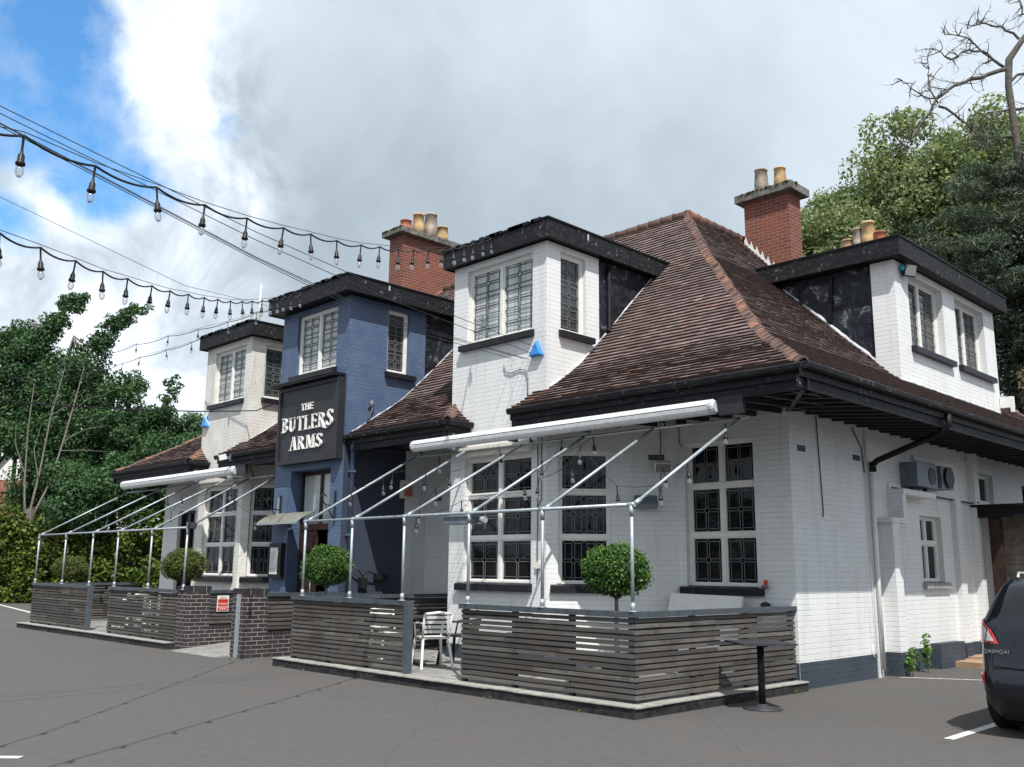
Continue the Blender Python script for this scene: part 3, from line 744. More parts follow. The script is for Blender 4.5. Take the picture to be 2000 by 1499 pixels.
sf.hexa([(.0, -1.9, 4.03), (XE - .08, -1.9, 3.90), (XE - .08, YB, 3.90), (.0, YB, 4.03), (.0, -1.9, 4.05), (XE - .08, -1.9, 3.92), (XE - .08, YB, 3.92), (.0, YB, 4.05)], 0)
sf.hexa([(XL + .08, -1.9, 3.92), (-18.6, -1.9, 4.03), (-18.6, 8, 4.03), (XL + .08, 8, 3.92), (XL + .08, -1.9, 3.94), (-18.6, -1.9, 4.05), (-18.6, 8, 4.05), (XL + .08, 8, 3.94)], 0)
sf.build('soffit', 'black_plain', PUB)
rf = MB()
y = -1.6
while y < 12.8: rf.hexa([(.01, y, 3.93), (XE - .08, y, 3.80), (XE - .08, y + .05, 3.80), (.01, y + .05, 3.93), (.01, y, 4.02), (XE - .08, y, 3.89), (XE - .08, y + .05, 3.89), (.01, y + .05, 4.02)], 0); y += .42
x = -3.5
while x < 1.2: rf.hexa([(x, YE + .08, 3.79), (x + .05, YE + .08, 3.79), (x + .05, -.01, 3.90), (x, -.01, 3.90), (x, YE + .08, 3.87), (x + .05, YE + .08, 3.87), (x + .05, -.01, 3.985), (x, -.01, 3.985)], 0); x += .42
rf.bar((XE - .1, YE + .1, 3.84), (0.02, -.02, 3.95), .06, .09)
rf.build('rafter', 'sign_black', PUB)
# ---- side dormer
mb = MB(); dw1 = (4.32, 5.63, 5.92, 7.02); dw2 = (6.55, 5.63, 8.12, 7.02); zd = 7.14
mb.wall((.15, 3.75, 4.6), Y_, X_, 4.98, zd - 4.6, [(q[0] - 3.75, q[1] - 4.6, q[2] - 3.75, q[3] - 4.6) for q in (dw1, dw2)], .22)
mb.wall((-.28, 3.75, 4.6), X_, -Y_, .43, zd - 4.6); mb.wall((.15, 8.73, 4.6), -X_, Y_, .43, zd - 4.6)
dm = mb.build('dormer', 'white_brick', PUB); dm['label'] = 'wide white dormer on the side slope'
mb = MB(); mb.box(-2.3, 3.80, 5.0, -.28, 8.68, zd); mb.build('cheek', 'tarred_felt', dm)
mb = MB(); mb.bar((-1.05, 3.77, 7.05), (-1.12, 3.77, 6.2), .07, .05, up=(0, 1, 0)); mb.build('downpipe', 'black_plain', dm)
mb = MB(); a0, b0, a1, b1 = -2.48, 3.52, .37, 8.98
mb.box(a1 - .03, b0, zd, a1, b1, zd + .33); mb.box(a0, b0, zd, a1 - .031, b0 + .03, zd + .33); mb.box(a0, b1 - .03, zd, a1 - .031, b1, zd + .33)
mb.box(a0, b0 + .031, zd + .02, a1 - .031, b1 - .031, zd + .05, 1); mb.box(a0, b0 - .02, zd + .332, a1 + .02, b1 + .02, zd + .36, 1)
mb.build('flat_roof', ['weathered_black_paint', 'black_plain'], dm)
for q in (dw1, dw2):
    window((.15, q[0], q[1]), Y_, X_, q[2] - q[0], q[3] - q[1], [.5, .5], [1], .17, (.04, .25, .10, .10), 'lead', 'glass_side', [3], cas=.025)
# pale mortar flashing lines where roof meets towers and dormer
def flash(pts, r=.013):
    mb = MB(); i = 0
    while i < len(pts) - 1:
        k = min(len(pts) - 1, i + random.randint(3, 9)); mb.tube(pts[i:k + 1], [r * random.uniform(.5, 1.7) for _ in pts[i:k + 1]], 5, 0); i = k + (random.random() < .25)
    mb.build('mortar_flashing', 'flashing', PUB)
flash([(-3.445, YE + s, fz(s) + .03) for s in np.arange(.6, 3.7, .08)])
flash([(-8.225, YE + s, fz(s) + .03) for s in np.arange(.1, 3.7, .08)])
flash([(-13.105, YE + s, fz(s) + .03) for s in np.arange(.6, 3.7, .08)])
flash([(XE - s, 3.79, fz(s) + .035) for s in np.arange(1.6, 3.5, .08)], r=.03)
flash([(.165, y, fz(XE - .17) + .03) for y in np.arange(3.8, 8.7, .1)], r=.022)

# ---- chimneys
def pot(ch, x, y, z, h, r, mat):
    mb = MB(); mb.lathe((x, y, z), [(r * 1.12, 0), (r * 1.1, h * .5), (r * .93, h * .93), (r * 1.05, h * .94), (r * 1.05, h), (r * .85, h), (r * .8, h * .6)], 16, 0)
    mb.lathe((x, y, z + h * .6), [(0.0001, 0), (r * .8, .001)], 16, 1)
    mb.build('chimney_pot', [mat, 'dark_interior'], ch)
def chimney(x0, y0, x1, y1, z0, z1, o, th, label):
    mb = MB(); mb.box(x0, y0, z0, x1, y1, z1); ch = mb.build('chimney', 'red_brick', PUB); ch['label'] = label
    mb = MB(); mb.box(x0 - o, y0 - o, z1 + .001, x1 + o, y1 + o, z1 + th)
    for k in range(40):
        a = random.uniform(x0 - o, x1 + o); b = y0 - o if random.random() < .5 else random.uniform(y0, y1); 
        mb.lathe((a, b + .02, z1 + th - .02), [(.05, 0), (.04, .03), (.001, .045)], 6, random.randrange(2) , sm=True)
    mb.build('chimney_cap', ['cap_stone', 'cap_moss'], ch)
    return ch
mm = NT('cap_moss'); mm.set(Base_Color=mm.ramp(mm.noise(mm.ob(), 12, 3), [(.4, (.30, .22, .02)), (.6, (.10, .11, .04))]), Roughness=.9)
c = chimney(-3.60, 5.05, -2.52, 5.55, 7.2, 9.62, .15, .17, 'right brick chimney, pale stepped flashing at its foot')
pot(c, -3.28, 5.28, 9.78, .62, .14, 'grey_pot'); pot(c, -2.82, 5.28, 9.78, .52, .125, 'buff_pot')
mb = MB()   # toothed lead flashing
s = 5.0
while s > 3.95:
    x = XE - s; z = fz(s)
    mb.face([(x, 5.035, z + .02), (x + .13, 5.035, fz(s - .13) + .02), (x + .04, 5.035, fz(s - .04) + .23)], 0)
    mb.face([(x, 5.036, z + .0), (x + .13, 5.036, fz(s - .13) + .0), (x + .13, 5.036, fz(s - .13) + .09), (x, 5.036, z + .12)], 0); s -= .13
mb.build('stepped_flashing', 'white_plastic', c)
c = chimney(-12.55, 2.05, -12.0, 3.9, 7.0, 10.28, .16, .15, 'brick chimney behind the blue tower')
for k, (h, r, mt) in enumerate(((.36, .15, 'terracotta_pot'), (.66, .15, 'buff_pot'), (.78, .17, 'grey_pot'), (.52, .15, 'buff_pot'))): pot(c, -12.27, 2.35 + k * .43, 10.42, h, r, mt)
c = chimney(-4.1, 10.6, -3.0, 11.2, 8.0, 9.75, .12, .15, 'rear brick chimney showing only its pots')
for k, (h, r, mt) in enumerate(((.5, .14, 'buff_pot'), (.75, .12, 'grey_pot'), (.85, .17, 'buff_pot'), (.5, .15, 'terracotta_pot'))): pot(c, -4.0 + k * .30, 10.9, 9.9, h, r, mt)
# mast on the left tower
mb = MB(); mb.tube([(-13.75, -1.0, 7.38), (-13.75, -1.0, 8.0), (-13.75, -1.0, 8.55)], [.035, .03, .02], 8); mb.box(-14.0, -1.1, 7.385, -13.5, -.9, 7.43); mb.build('aerial_mast', 'white_plastic', PUB)
# air bricks
def grille(O, t, n, w, h):
    mb = MB(); O, t, n = Vector(O), Vector(t), Vector(n)
    mb.obox(O + t * w / 2 + Z_ * h / 2 + n * .001, t * w / 2, -n * .0015, Z_ * h / 2, 1)
    for i in range(6):
        for j in range(3): mb.obox(O + t * (w * (i + .5) / 6) + Z_ * (h * (j + .5) / 3) + n * .004, t * w / 18, -n * .002, Z_ * h / 10)
    mb.build('air_brick', ['black_plain', 'lead'], PUB)
grille((-2.305, -.325, 3.34), (RT, RT, 0), (RT, -RT, 0), .26, .09); grille((0.001, .22, 3.36), Y_, X_, .25, .09); grille((0.001, 2.0, 3.38), Y_, X_, .25, .09); grille((-8.0, 0, 2.95), X_, -Y_, .25, .08)
mb = MB(); mb.box(-.039, 3.30, 2.64, .0, 3.36, 3.1); mb.box(-.039, 3.70, 2.64, .0, 3.76, 3.1); mb.box(-.039, 3.36, 2.64, .0, 3.70, 2.69); mb.box(-.039, 3.36, 3.05, .0, 3.70, 3.1)
mb.box(-.038, 3.36, 2.69, -.02, 3.70, 3.05, 1); mb.build('wall_vent', ['white_frame', 'lead'], PUB)
# side entrance canopy: black slab on a post
mb = MB(); mb.box(.0, 6.98, 2.68, 2.3, 7.05, 2.88); mb.box(.0, 7.05, 2.84, 2.3, 8.2, 2.90); mb.box(-.0, 6.93, 2.881, 2.34, 8.2, 2.93)
cp = mb.build('side_canopy', 'black_plain', PUB)
mb = MB(); mb.box(.26, 7.06, 0, .46, 7.22, 2.84); mb.build('post', 'dark_stain_wood', cp)
# ------------------------------------------------------------------ ground
mb = MB(); mb.face([(-400, -300, 0), (300, -300, 0), (300, 400, 0), (-400, 400, 0)], 0, .5)
tag(mb.build('ground', 'asphalt'), kind='structure')
def paint_line(p, q, w=.1):
    p, q = Vector((*p, .004)), Vector((*q, .004)); d = (q - p).normalized(); n = Vector((-d.y, d.x, 0)) * w / 2
    mb = MB(); mb.face([p - n, q - n, q + n, p + n], 0, .5); tag(mb.build('parking_line', 'line_paint'), kind='structure')
paint_line((2.92, -2.45), (2.86, 2.6)); paint_line((-2.05, -9.44), (-4.6, -12.2)); paint_line((-36.5, .45), (-26, -1.25), .12); paint_line((.2, 2.75), (1.6, 3.6), .06)
# raised decks
def deck(name, pts, zt=.125):
    mb = MB(); n = len(pts)
    c = Vector((sum(p[0] for p in pts) / n, sum(p[1] for p in pts) / n, 0))
    mb.face([(x, y, zt) for x, y in pts], 0, .5)
    for i in range(n):
        a, b = pts[i], pts[(i + 1) % n]
        mb.face([(a[0], a[1], 0), (b[0], b[1], 0), (b[0], b[1], zt - .014), (a[0], a[1], zt - .014)], 1, .5)
    # edge slabs, 0.45 long, slightly out of line
    for i in range(n):
        a, b = Vector((*pts[i], 0)), Vector((*pts[(i + 1) % n], 0)); L = (b - a).length
        if L < 1: continue
        d = (b - a) / L; o = Vector((d.y, -d.x, 0)); k = int(L / .45)
        for j in range(k):
            p, q = a + d * (L * j / k + .004), a + d * (L * (j + 1) / k - .004); jt = random.uniform(.0, .016)
            cc = (p + q) / 2 + o * (jt - .12); mb.obox(cc + Z_ * (zt - .004 + random.uniform(-.003, .003)), d * (q - p).length / 2, -o * .13, Z_ * .007, 2)
    return tag(mb.build(name, ['paving', 'black_deck_wall', 'stone_edge']), kind='structure')
deck('terrace_deck', [(-7.42, -3.86), (.12, -3.86), (.12, -.008), (-1.95, -.008), (-3.44, -1.49), (-5.81, -1.49), (-7.28, -.02), (-7.42, -.02)])
deck('terrace_deck', [(-20.05, -3.86), (-11.42, -3.86), (-11.42, -3.0), (-11.15, -3.0), (-11.15, -.5), (-11.7, -.1), (-13.1, -1.5), (-15.37, -1.5), (-16.0, -.85), (-20.05, -.85)])
mb = MB(); mb.hexa([(-11.0, -3.95, -.02), (-9.24, -3.95, -.02), (-9.0, -2.6, -.02), (-11.1, -2.6, -.02), (-11.0, -3.95, .012), (-9.24, -3.95, .012), (-9.0, -2.6, .13), (-11.1, -2.6, .13)])
mb.box(-11.1, -2.6, 0, -8.95, -2.075, .131); tag(mb.build('entrance_ramp', 'paving'), kind='structure')
mb = MB(); mb.box(.01, 6.0, .0, 1.9, 7.1, .13); mb.box(.01, 5.2, .0, 1.2, 5.99, .10)
tag(mb.build('side_step', 'kerb_tan'), kind='structure')

# ------------------------------------------------------------------ slatted fences, posts, rails
def fence(p, q, label, z0=.16, z1=1.07, n=14, posts=(), ends=(0.0, 1.0), rail=True, dense=False, group='slatted timber terrace screens', base_brick=None):
    p, q = Vector((*p, 0)), Vector((*q, 0)); L = (q - p).length; d = (q - p) / L; o = Vector((d.y, -d.x, 0))   # o = outer side
    T = thing('slat_fence', tuple(p), label, 'fence', group)
    pitch = (z1 - z0) / n; mb = MB()
    for i in range(n):
        zc = z0 + pitch * (i + .5)
        cuts = [0] + sorted(random.uniform(.25, .75) * L for _ in range(1 if L > 1.5 else 0)) + [L]
        for a, b in zip(cuts, cuts[1:]):
            dz = random.uniform(-.004, .004); tl = random.uniform(-.003, .003)
            A = p + d * (a + .002) + Z_ * (zc + dz); B = p + d * (b - .002) + Z_ * (zc + dz + tl)
            c = (A + B) / 2 + o * random.uniform(-.004, .004)
            mb.obox(c, (B - A) / 2, -o * .010, Z_ * (pitch * .5 - .0095), 0)
    # second, offset skin behind in places
    if dense: mb.obox((p + q) / 2 - o * .075 + Z_ * (z0 + z1) / 2, d * L / 2, -o * .006, Z_ * (z1 - z0) / 2, 0, .1)
    K = 0 if dense else int(L / .82)
    for k in range(K):
        a = L * k / K; bw = L / K - .003
        for i in range(n - 1):
            if random.random() < (.42 if (k % 3) == 2 else .2): continue
            zc = z0 + pitch * (i + 1); A = p + d * a + Z_ * zc - o * .045; B = p + d * (a + bw) + Z_ * zc - o * .045
            mb.obox((A + B) / 2, (B - A) / 2, -o * .008, Z_ * (pitch * .5 - .017), 0)
    mb.build('slat_panel', 'weathered_slat', T)
    k = max(2, int(round(L / 1.15)) + 1)
    for i in range(k):
        c = p + d * (L * i / (k - 1) + (.03 if i == 0 else -.03 if i == k - 1 else 0)) - o * .048
        mb = MB(); mb.obox(c + Z_ * ((z0 + z1) / 2 - .02), d * .032, -o * .032, Z_ * ((z1 - z0) / 2 + .02), 0); mb.build('post', 'sign_black', T)
    if rail:
        mb = MB(); mb.obox((p + q) / 2 + Z_ * (z1 + .035) - o * .02, d * (L / 2 + .03), -o * .06, Z_ * .032, 0); mb.build('rail', 'rail_paint', T)
    if base_brick:
        mb = MB(); mb.obox((p + q) / 2 + Z_ * ((base_brick - .115) / 2) - o * .06, d * L / 2, -o * .055, Z_ * ((base_brick - .115) / 2), 0)
        for j in range(int(L / .075)):
            c = p + d * ((j + .5) * .075) - o * .06 + Z_ * (base_brick - .06); mb.obox(c, d * .033, -o * .056, Z_ * .05, 1)
        mb.obox((p + q) / 2 + Z_ * (base_brick - .06) - o * .06, d * L / 2, -o * .05, Z_ * .046, 2)
        mb.build('brick_base', ['engineering_brick', 'engineering_brick_plain', 'mortar'], T)
    return T
fence((-7.22, -3.65), (-4.20, -3.65), 'slatted timber screen under the three left pipes of the right pipe frame')
fence((-2.98, -3.65), (-.04, -3.65), 'slatted timber screen at the front right corner, below the right end of the pipe frame')
fence((-.04, -3.65), (-.04, -.03), 'slatted timber screen running back to the pub corner behind the lone square table')
fence((-7.22, -.05), (-7.22, -3.65), 'slatted timber screen closing the near terrace beside the blue tower')
fence((-19.75, -3.65), (-15.98, -3.65), 'leftmost slatted timber screen, left of the gap with white chairs')
fence((-14.82, -3.65), (-11.47, -3.65), 'slatted timber screen ending at the left brick pillar')
fence((-19.75, -.9), (-19.75, -3.65), 'slatted timber screen at the far left end of the far terrace')
fence((-11.02, -3.2), (-11.02, -2.1), 'slatted screen on a dark brick base with a red notice, between the brick pillars', z0=.475, n=8, base_brick=.49, dense=True)
fence((-8.82, -3.2), (-8.82, -2.1), 'slatted screen on a dark brick base running back from the right brick pillar', z0=.475, n=8, base_brick=.49, dense=True)
mb = MB(); mb.box(-7.2, -2.115, 1.09, -8.82, -2.075, 1.15)
tag(mb.build('hand_rail', 'rail_paint'), 'thin blue grey rail against the blue tower wall behind the round bush', 'rail')
for x, lb in ((-4.14, 'dark grey steel post at the gap beside the white chair'), (-15.92, 'dark grey steel post at the gap in the far terrace screen')):
    mb = MB(); mb.box(x - .05, -3.70, .125, x + .05, -3.60, 1.13); tag(mb.build('gap_post', 'steel_post'), lb, 'post')
def pillar(x0, y0, x1, y1, label):
    T = thing('brick_pillar', ((x0 + x1) / 2, (y0 + y1) / 2, 0), label, 'pillar', 'brick entrance pillars')
    mb = MB(); mb.box(x0, y0, 0, x1, y1, 1.09); mb.build('brickwork', 'engineering_brick', T)
    mb = MB(); mb.box(x0 + .004, y0 + .004, 1.091, x1 - .004, y1 - .004, 1.205, 1); [mb.box(xx, yy, 1.0955, xx + .10, yy + .10, 1.2135, 0) for xx in (x0 - .0025, x1 - .0975) for yy in (y0 - .0025, y1 - .0975)]
    n = 6
    for i in range(n):
        for (ax) in (0, 1):
            if ax == 0:
                a = x0 + (x1 - x0) * (i + .08) / n; b = x0 + (x1 - x0) * (i + .92) / n; mb.box(a, y0 - .002, 1.096, b, y0 + .11, 1.212, 0); mb.box(a, y1 - .11, 1.096, b, y1 + .002, 1.212, 0)
            elif 1 < i < n - 1 or True:
                a = y0 + .115 + (y1 - y0 - .23) * (i + .08) / n; b = y0 + .115 + (y1 - y0 - .23) * (i + .92) / n; mb.box(x1 - .11, a, 1.096, x1 + .002, b, 1.213, 0); mb.box(x0 - .002, a, 1.096, x0 + .11, b, 1.213, 0)
    mb.build('brick_cap', ['engineering_brick_plain', 'mortar'], T)
    return T
pillar(-11.46, -3.66, -11.0, -3.18, 'dark brick pillar left of the entrance ramp, next to the red notice')
P2 = pillar(-9.24, -3.66, -8.80, -3.18, 'dark brick pillar right of the entrance ramp with a steel channel on its face')
mb = MB(); mb.box(-9.03, -3.70, .01, -8.94, -3.664, 1.11); mb.build('steel_channel', 'galvanised', P2)
# red notice
T = thing('notice', (-10.995, -2.95, .95), 'small red and white notice fixed to the slats beside the left brick pillar', 'sign')
mb = MB(); mb.box(-10.99, -3.05, .72, -10.982, -2.80, 1.03); mb.build('board', 'white_plastic', T)
mb = MB(); mb.box(-10.981, -3.035, .89, -10.978, -2.815, .96); mb.box(-10.981, -3.035, .82, -10.978, -2.815, .875); mb.box(-10.981, -3.035, .735, -10.978, -2.815, .80)
for z in (.775, .76, .85, .985): mb.box(-10.977, -3.0, z, -10.975, -2.85, z + .007, 1)
mb.box(-10.981, -2.99, .99, -10.978, -2.86, 1.0); mb.build('print', ['red_plastic', 'white_plastic'], T)

# ------------------------------------------------------------------ galvanised pipe frames carrying the awnings
def pipe_frame(xs, xt, zt, label):
    T = thing('pipe_frame', (xs[0], -3.67, 1.13), label, 'pipe frame', 'galvanised pipe frames')
    zp = 2.36; y = -3.65; r = .021
    for i, (a, b) in enumerate(zip(xs, xt)):
        mb = MB(); mb.tube([(a, y, 1.135), (a, y, zp)], r, 10); mb.tube([(a, y, 1.138), (a, y, 1.15)], .055, 12); mb.tube([(a, y, 1.15), (a, y, 1.24)], .029, 10); mb.tube([(a, y, zp - .13), (a, y, zp - .01)], .029, 10)
        mb.build('upright', 'galvanised', T)
        mb = MB(); mb.tube([(a + .035, y + .02, zp + .01), (b, -1.62, zt)], r, 10)
        A, B = Vector((a + .035, y + .02, zp + .01)), Vector((b, -1.62, zt)); mb.tube([A, A + (B - A).normalized() * .10], .029, 10); mb.build('sloping_pipe', 'galvanised', T)
    mb = MB(); mb.tube([(min(xs) - .04, y, zp), (max(xs) + .04, y, zp)], r, 10)
    for a in xs: mb.tube([(a - .05, y, zp), (a + .05, y, zp)], .029, 10)
    mb.build('front_pipe', 'galvanised', T)
    mb = MB(); mb.tube([(min(xt) - .1, -1.62, zt), (max(xt) + .1, -1.62, zt)], r, 8); mb.build('rear_pipe', 'galvanised', T)
    for a in xt[::2]: mb = MB(); mb.bar((a + .2, -1.62, zt + .02), (a + .2, -1.75, 3.83), .02, .02); mb.build('hanger', 'black_plastic', T)
pipe_frame([-6.96, -5.62, -4.30, -2.87, -1.48, -.05], [-6.62, -5.25, -3.85, -2.53, -1.22, .20], 3.60, 'near galvanised pipe frame standing on the right terrace screens')
pipe_frame([-19.67, -17.78, -16.06, -14.62, -12.88, -11.26], [-19.2, -17.1, -15.45, -13.8, -12.6, -11.30], 3.58, 'far galvanised pipe frame standing on the left terrace screens')
def awning(x0, x1, y, z, r, label):
    T = thing('rolled_awning', ((x0 + x1) / 2, y, z), label, 'awning', 'rolled up white awnings')
    mb = MB(); N = 14
    prof = [(r * math.cos(a), r * 1.12 * math.sin(a)) for a in [2 * math.pi * k / N for k in range(N)]]
    for k in range(N):
        (a, b), (c, d) = prof[k], prof[(k + 1) % N]
        mb.face([(x0, y + a, z + b), (x1, y + a, z + b), (x1, y + c, z + d), (x0, y + c, z + d)], 0, .5, True)
    mb.box(x0, y - r - .003, z + .012, x1, y - r + .02, z + .020, 1)
    mb.build('cassette', ['awning_white', 'black_plain'], T)
    for xe, s in ((x0, -1), (x1, 1)):
        mb = MB(); mb.tube([(xe, y, z), (xe + s * .05, y, z), (xe + s * .085, y, z)], [r * 1.12, r * 1.12, r * .8], 14, sm=False); mb.build('end_cap', 'awning_cap', T)
    for k in range(4):
        xx = x0 + (x1 - x0) * (k + .5) / 4; mb = MB(); mb.box(xx, y + .02, z - r - .02, xx + .06, y + .2, z - r * .6); mb.box(xx, y + .12, z - r * .59, xx + .06, y + .2, 3.9); mb.build('bracket', 'grey_metal', T)
awning(-6.14, .0, -2.0, 3.725, .092, 'long rolled up white awning under the right eaves with dirty streaks')
awning(-18.55, -12.62, -2.0, 3.72, .10, 'rolled up white awning under the far left eaves')
mb = MB(); mb.box(.11, -2.0, 3.60, .47, -1.93, 3.84); tag(mb.build('mounting_board', 'sign_black'), 'black mounting board at the right end of the near awning', 'board')
mb = MB(); mb.box(-12.48, -2.02, 3.60, -12.1, -1.95, 3.84); tag(mb.build('mounting_board', 'sign_black'), 'black mounting board at the right end of the far awning', 'board')

# ------------------------------------------------------------------ pub sign with raised serif lettering
T = thing('pub_sign', (-9.38, -2.1, 4.45), 'large black hanging board lettered THE BUTLERS ARMS on the blue tower', 'sign')
mb = MB(); mb.box(-10.44, -2.20, 3.70, -8.32, -2.08, 5.22); mb.build('board', 'sign_black', T)
mb = MB(); mb.box(-10.48, -2.235, 3.66, -10.41, -2.075, 5.26); mb.box(-8.35, -2.235, 3.66, -8.28, -2.075, 5.26); mb.box(-10.41, -2.235, 5.19, -8.35, -2.075, 5.26); mb.box(-10.41, -2.235, 3.66, -8.35, -2.075, 3.73)
mb.build('frame', 'weathered_black_paint' if False else 'sign_black', T)
mb = MB(); mb.box(-10.62, -2.36, 5.28, -8.30, -2.075, 5.34); mb.tube([(-10.5, -2.34, 5.33), (-8.4, -2.34, 5.33)], .03, 8); mb.build('light_trough', 'black_plain', T)
# glyphs on a unit cell: height 1, y from 0; thick strokes .17, thin .07, with serifs
def glyph(ch):
    T_, t_, s = .135, .055, .04; q = []
    def R_(x0, y0, x1, y1): q.append([(x0, y0), (x1, y0), (x1, y1), (x0, y1)])
    def serif(x0, x1, y, up):
        m = .06; R_(x0 - m, y if up else y - s, x1 + m, y + s if up else y)
    def para(xa, ya, xb, yb, w): q.append([(xa - w / 2, ya), (xa + w / 2, ya), (xb + w / 2, yb), (xb - w / 2, yb)])
    def arc(cx, cy, rx, ry, a0, a1, w0, w1, n=12):
        P = []
        for k in range(n + 1):
            a = math.radians(a0 + (a1 - a0) * k / n); w = w0 + (w1 - w0) * abs(math.cos(a))
            P.append(((cx + rx * math.cos(a), cy + ry * math.sin(a)), (cx + (rx - w) * math.cos(a), cy + (ry - min(w, .085)) * math.sin(a))))
        for (a, b), (c, d) in zip(P, P[1:]): q.append([a, c, d, b] if a1 > a0 else [b, d, c, a])
    W = .6
    if ch == 'T': R_(.22, 0, .22 + T_, 1); R_(0, 1 - t_, .60, 1); R_(0, .84, .04, 1 - t_); R_(.56, .84, .60, 1 - t_); serif(.22, .22 + T_, 0, True); W = .6
    elif ch == 'H': R_(.04, 0, .04 + T_, 1); R_(.50, 0, .50 + T_, 1); R_(.2, .48, .5, .48 + t_); [serif(a, a + T_, b, b == 0) for a in (.04, .5) for b in (0, 1)]; W = .71
    elif ch == 'E': R_(.05, 0, .05 + T_, 1); R_(.2, 0, .52, t_); R_(.2, 1 - t_, .50, 1); R_(.2, .49, .42, .49 + t_); R_(.49, t_, .53, .17); R_(.47, .84, .50, 1 - t_); R_(.40, .42, .43, .62); R_(0, 0, .06, s); R_(0, 1 - s, .06, 1); W = .56
    elif ch == 'L': R_(.05, 0, .05 + T_, 1); R_(.2, 0, .52, t_); R_(.49, t_, .53, .20); R_(0, 0, .06, s); serif(.05, .05 + T_, 1, False); W = .55
    elif ch == 'B': R_(.05, 0, .05 + T_, 1); arc(.22, .265, .34, .265, -90, 90, .07, .16); arc(.22, .76, .29, .24, -90, 90, .07, .15); R_(0, 0, .23, t_); R_(0, 1 - t_, .23, 1); R_(.2, .48, .24, .56); W = .60
    elif ch == 'U': R_(.04, .28, .04 + T_, 1); R_(.52, .28, .52 + t_, 1); arc(.315, .30, .275, .30, 180, 360, .07, .15, 12); serif(.04, .04 + T_, 1, False); serif(.52, .52 + t_, 1, False); W = .68
    elif ch in 'Rr':
        R_(.05, 0, .05 + T_, 1); arc(.22, .735, .32, .265, -90, 90, .07, .16); R_(0, 1 - t_, .23, 1); R_(.2, .47, .26, .54); serif(.05, .05 + T_, 0, True)
        if ch == 'R': q.append([(.26, .50), (.42, .50), (.68, .02), (.50, .0)]); R_(.50, 0, .74, s); W = .72
        else: q.append([(.26, .50), (.42, .50), (.66, -.02), (.50, -.08)]); q.append([(.50, -.08), (.66, -.02), (.92, -.12), (.86, -.17)]); W = .70
    elif ch == 'S': arc(.28, .745, .25, .255, 20, 250, .075, .15, 14); arc(.26, .27, .28, .27, -160, 75, .075, .16, 14); q.append([(.10, .60), (.24, .66), (.46, .47), (.34, .40)]); R_(.46, .74, .52, .95); R_(0, .06, .05, .30); W = .56
    elif ch == 'A': para(.10, 0, .38, 1.02, .075); para(.60, 0, .36, 1.04, .175); R_(.2, .32, .5, .32 + t_); R_(-.02, 0, .2, s); R_(.46, 0, .76, s); W = .74
    elif ch == 'M': R_(.07, 0, .07 + t_, 1); R_(.68, 0, .68 + T_, 1); para(.46, .05, .15, 1, .17); para(.45, .05, .70, 1, .07); R_(0, 0, .2, s); R_(.60, 0, .92, s); R_(0, 1 - s, .14, 1); R_(.70, 1 - s, .92, 1); W = .93
    return q, W
def word(txt, x0, x1, z, h, y=-2.205, heights=None):
    ws = [glyph(c)[1] for c in txt]; gap = .13; tot = sum(ws) + gap * (len(txt) - 1); sx = (x1 - x0) / tot; x = x0
    for i, c in enumerate(txt):
        q, w = glyph(c); hh = h * (heights[i] if heights else 1); mb = MB()
        for k, pl in enumerate(q):
            A = [(x + px * sx, y - .028 - .0006 * k, z + py * hh) for px, py in pl]; B = [(a, y, c_) for a, b, c_ in A]
            mb.face(A, 0); n = len(A)
            for j in range(n): mb.face([A[j], B[j], B[(j + 1) % n], A[(j + 1) % n]], 0)
        mb.build('letter', 'sign_letter', T); x += (w + gap) * sx
word('THE', -9.60, -9.17, 4.72, .14)
word('BUTLErS', -10.29, -8.45, 4.32, .29, heights=[1.05, 1, 1, 1, 1, 1, 1.12])
word('ARMS', -9.97, -8.79, 3.93, .27)

# ------------------------------------------------------------------ small things on the walls
def alarm(x, y, z, s, label):
    T = thing('alarm_box', (x, y, z), label, 'alarm box', 'blue alarm boxes'); mb = MB()
    A = [(x - s, y, z), (x + s, y, z), (x, y, z + 1.9 * s)]; B = [(x - s * .8, y - .09, z + .02), (x + s * .8, y - .09, z + .02), (x, y - .07, z + 1.55 * s)]
    mb.face(B); [mb.face([A[i], A[(i + 1) % 3], B[(i + 1) % 3], B[i]]) for i in range(3)]; mb.face(A[::-1])
    mb.build('cover', 'blue_plastic', T)
alarm(-3.66, -1.483, 5.06, .15, 'blue triangular alarm box on the right white tower below its window')
alarm(-15.16, -1.483, 5.02, .17, 'blue triangular alarm box at the left edge of the shabby tower')
# outside heater / flood lamps on the near bay
def flood(loc, out, w, h, d, label, tilt=.5, name='flood_light', base='white_plastic', fg='flood_glass'):
    T = thing(name, loc, label, 'lamp'); L = Vector(loc); o = Vector(out).normalized(); t = Vector((-o.y, o.x, 0)); f = (o * math.cos(tilt) - Z_ * math.sin(tilt)); u = (Z_ * math.cos(tilt) + o * math.sin(tilt))
    mb = MB(); c = L + o * (d / 2 + .10); mb.obox(c, t * w / 2, f * d / 2, u * h / 2); mb.build('housing', base, T)
    mb = MB(); mb.obox(c + f * (d / 2 + .004), t * (w / 2 - .015), f * .004, u * (h / 2 - .015)); mb.build('lens', fg, T)
    mb = MB(); mb.obox(L + o * .05, t * .02, o * .05, Z_ * .03); mb.obox(L + o * .008, t * .05, o * .008, Z_ * .07); mb.build('bracket', 'grey_metal', T)
flood((-2.16, -.18, 3.22), (RT, -RT, 0), .26, .17, .10, 'small white flood lamp under an air brick on the bay wall')
flood((-2.36, -.38, 2.66), (RT, -RT, 0), .36, .14, .16, 'wider grey hooded lamp lower on the bay wall', .9, base='grey_metal')
flood((.155, 4.15, 6.98), (1, -.45, 0), .26, .22, .08, 'black flood lamp on the side dormer above its left window', .25, base='black_plastic')
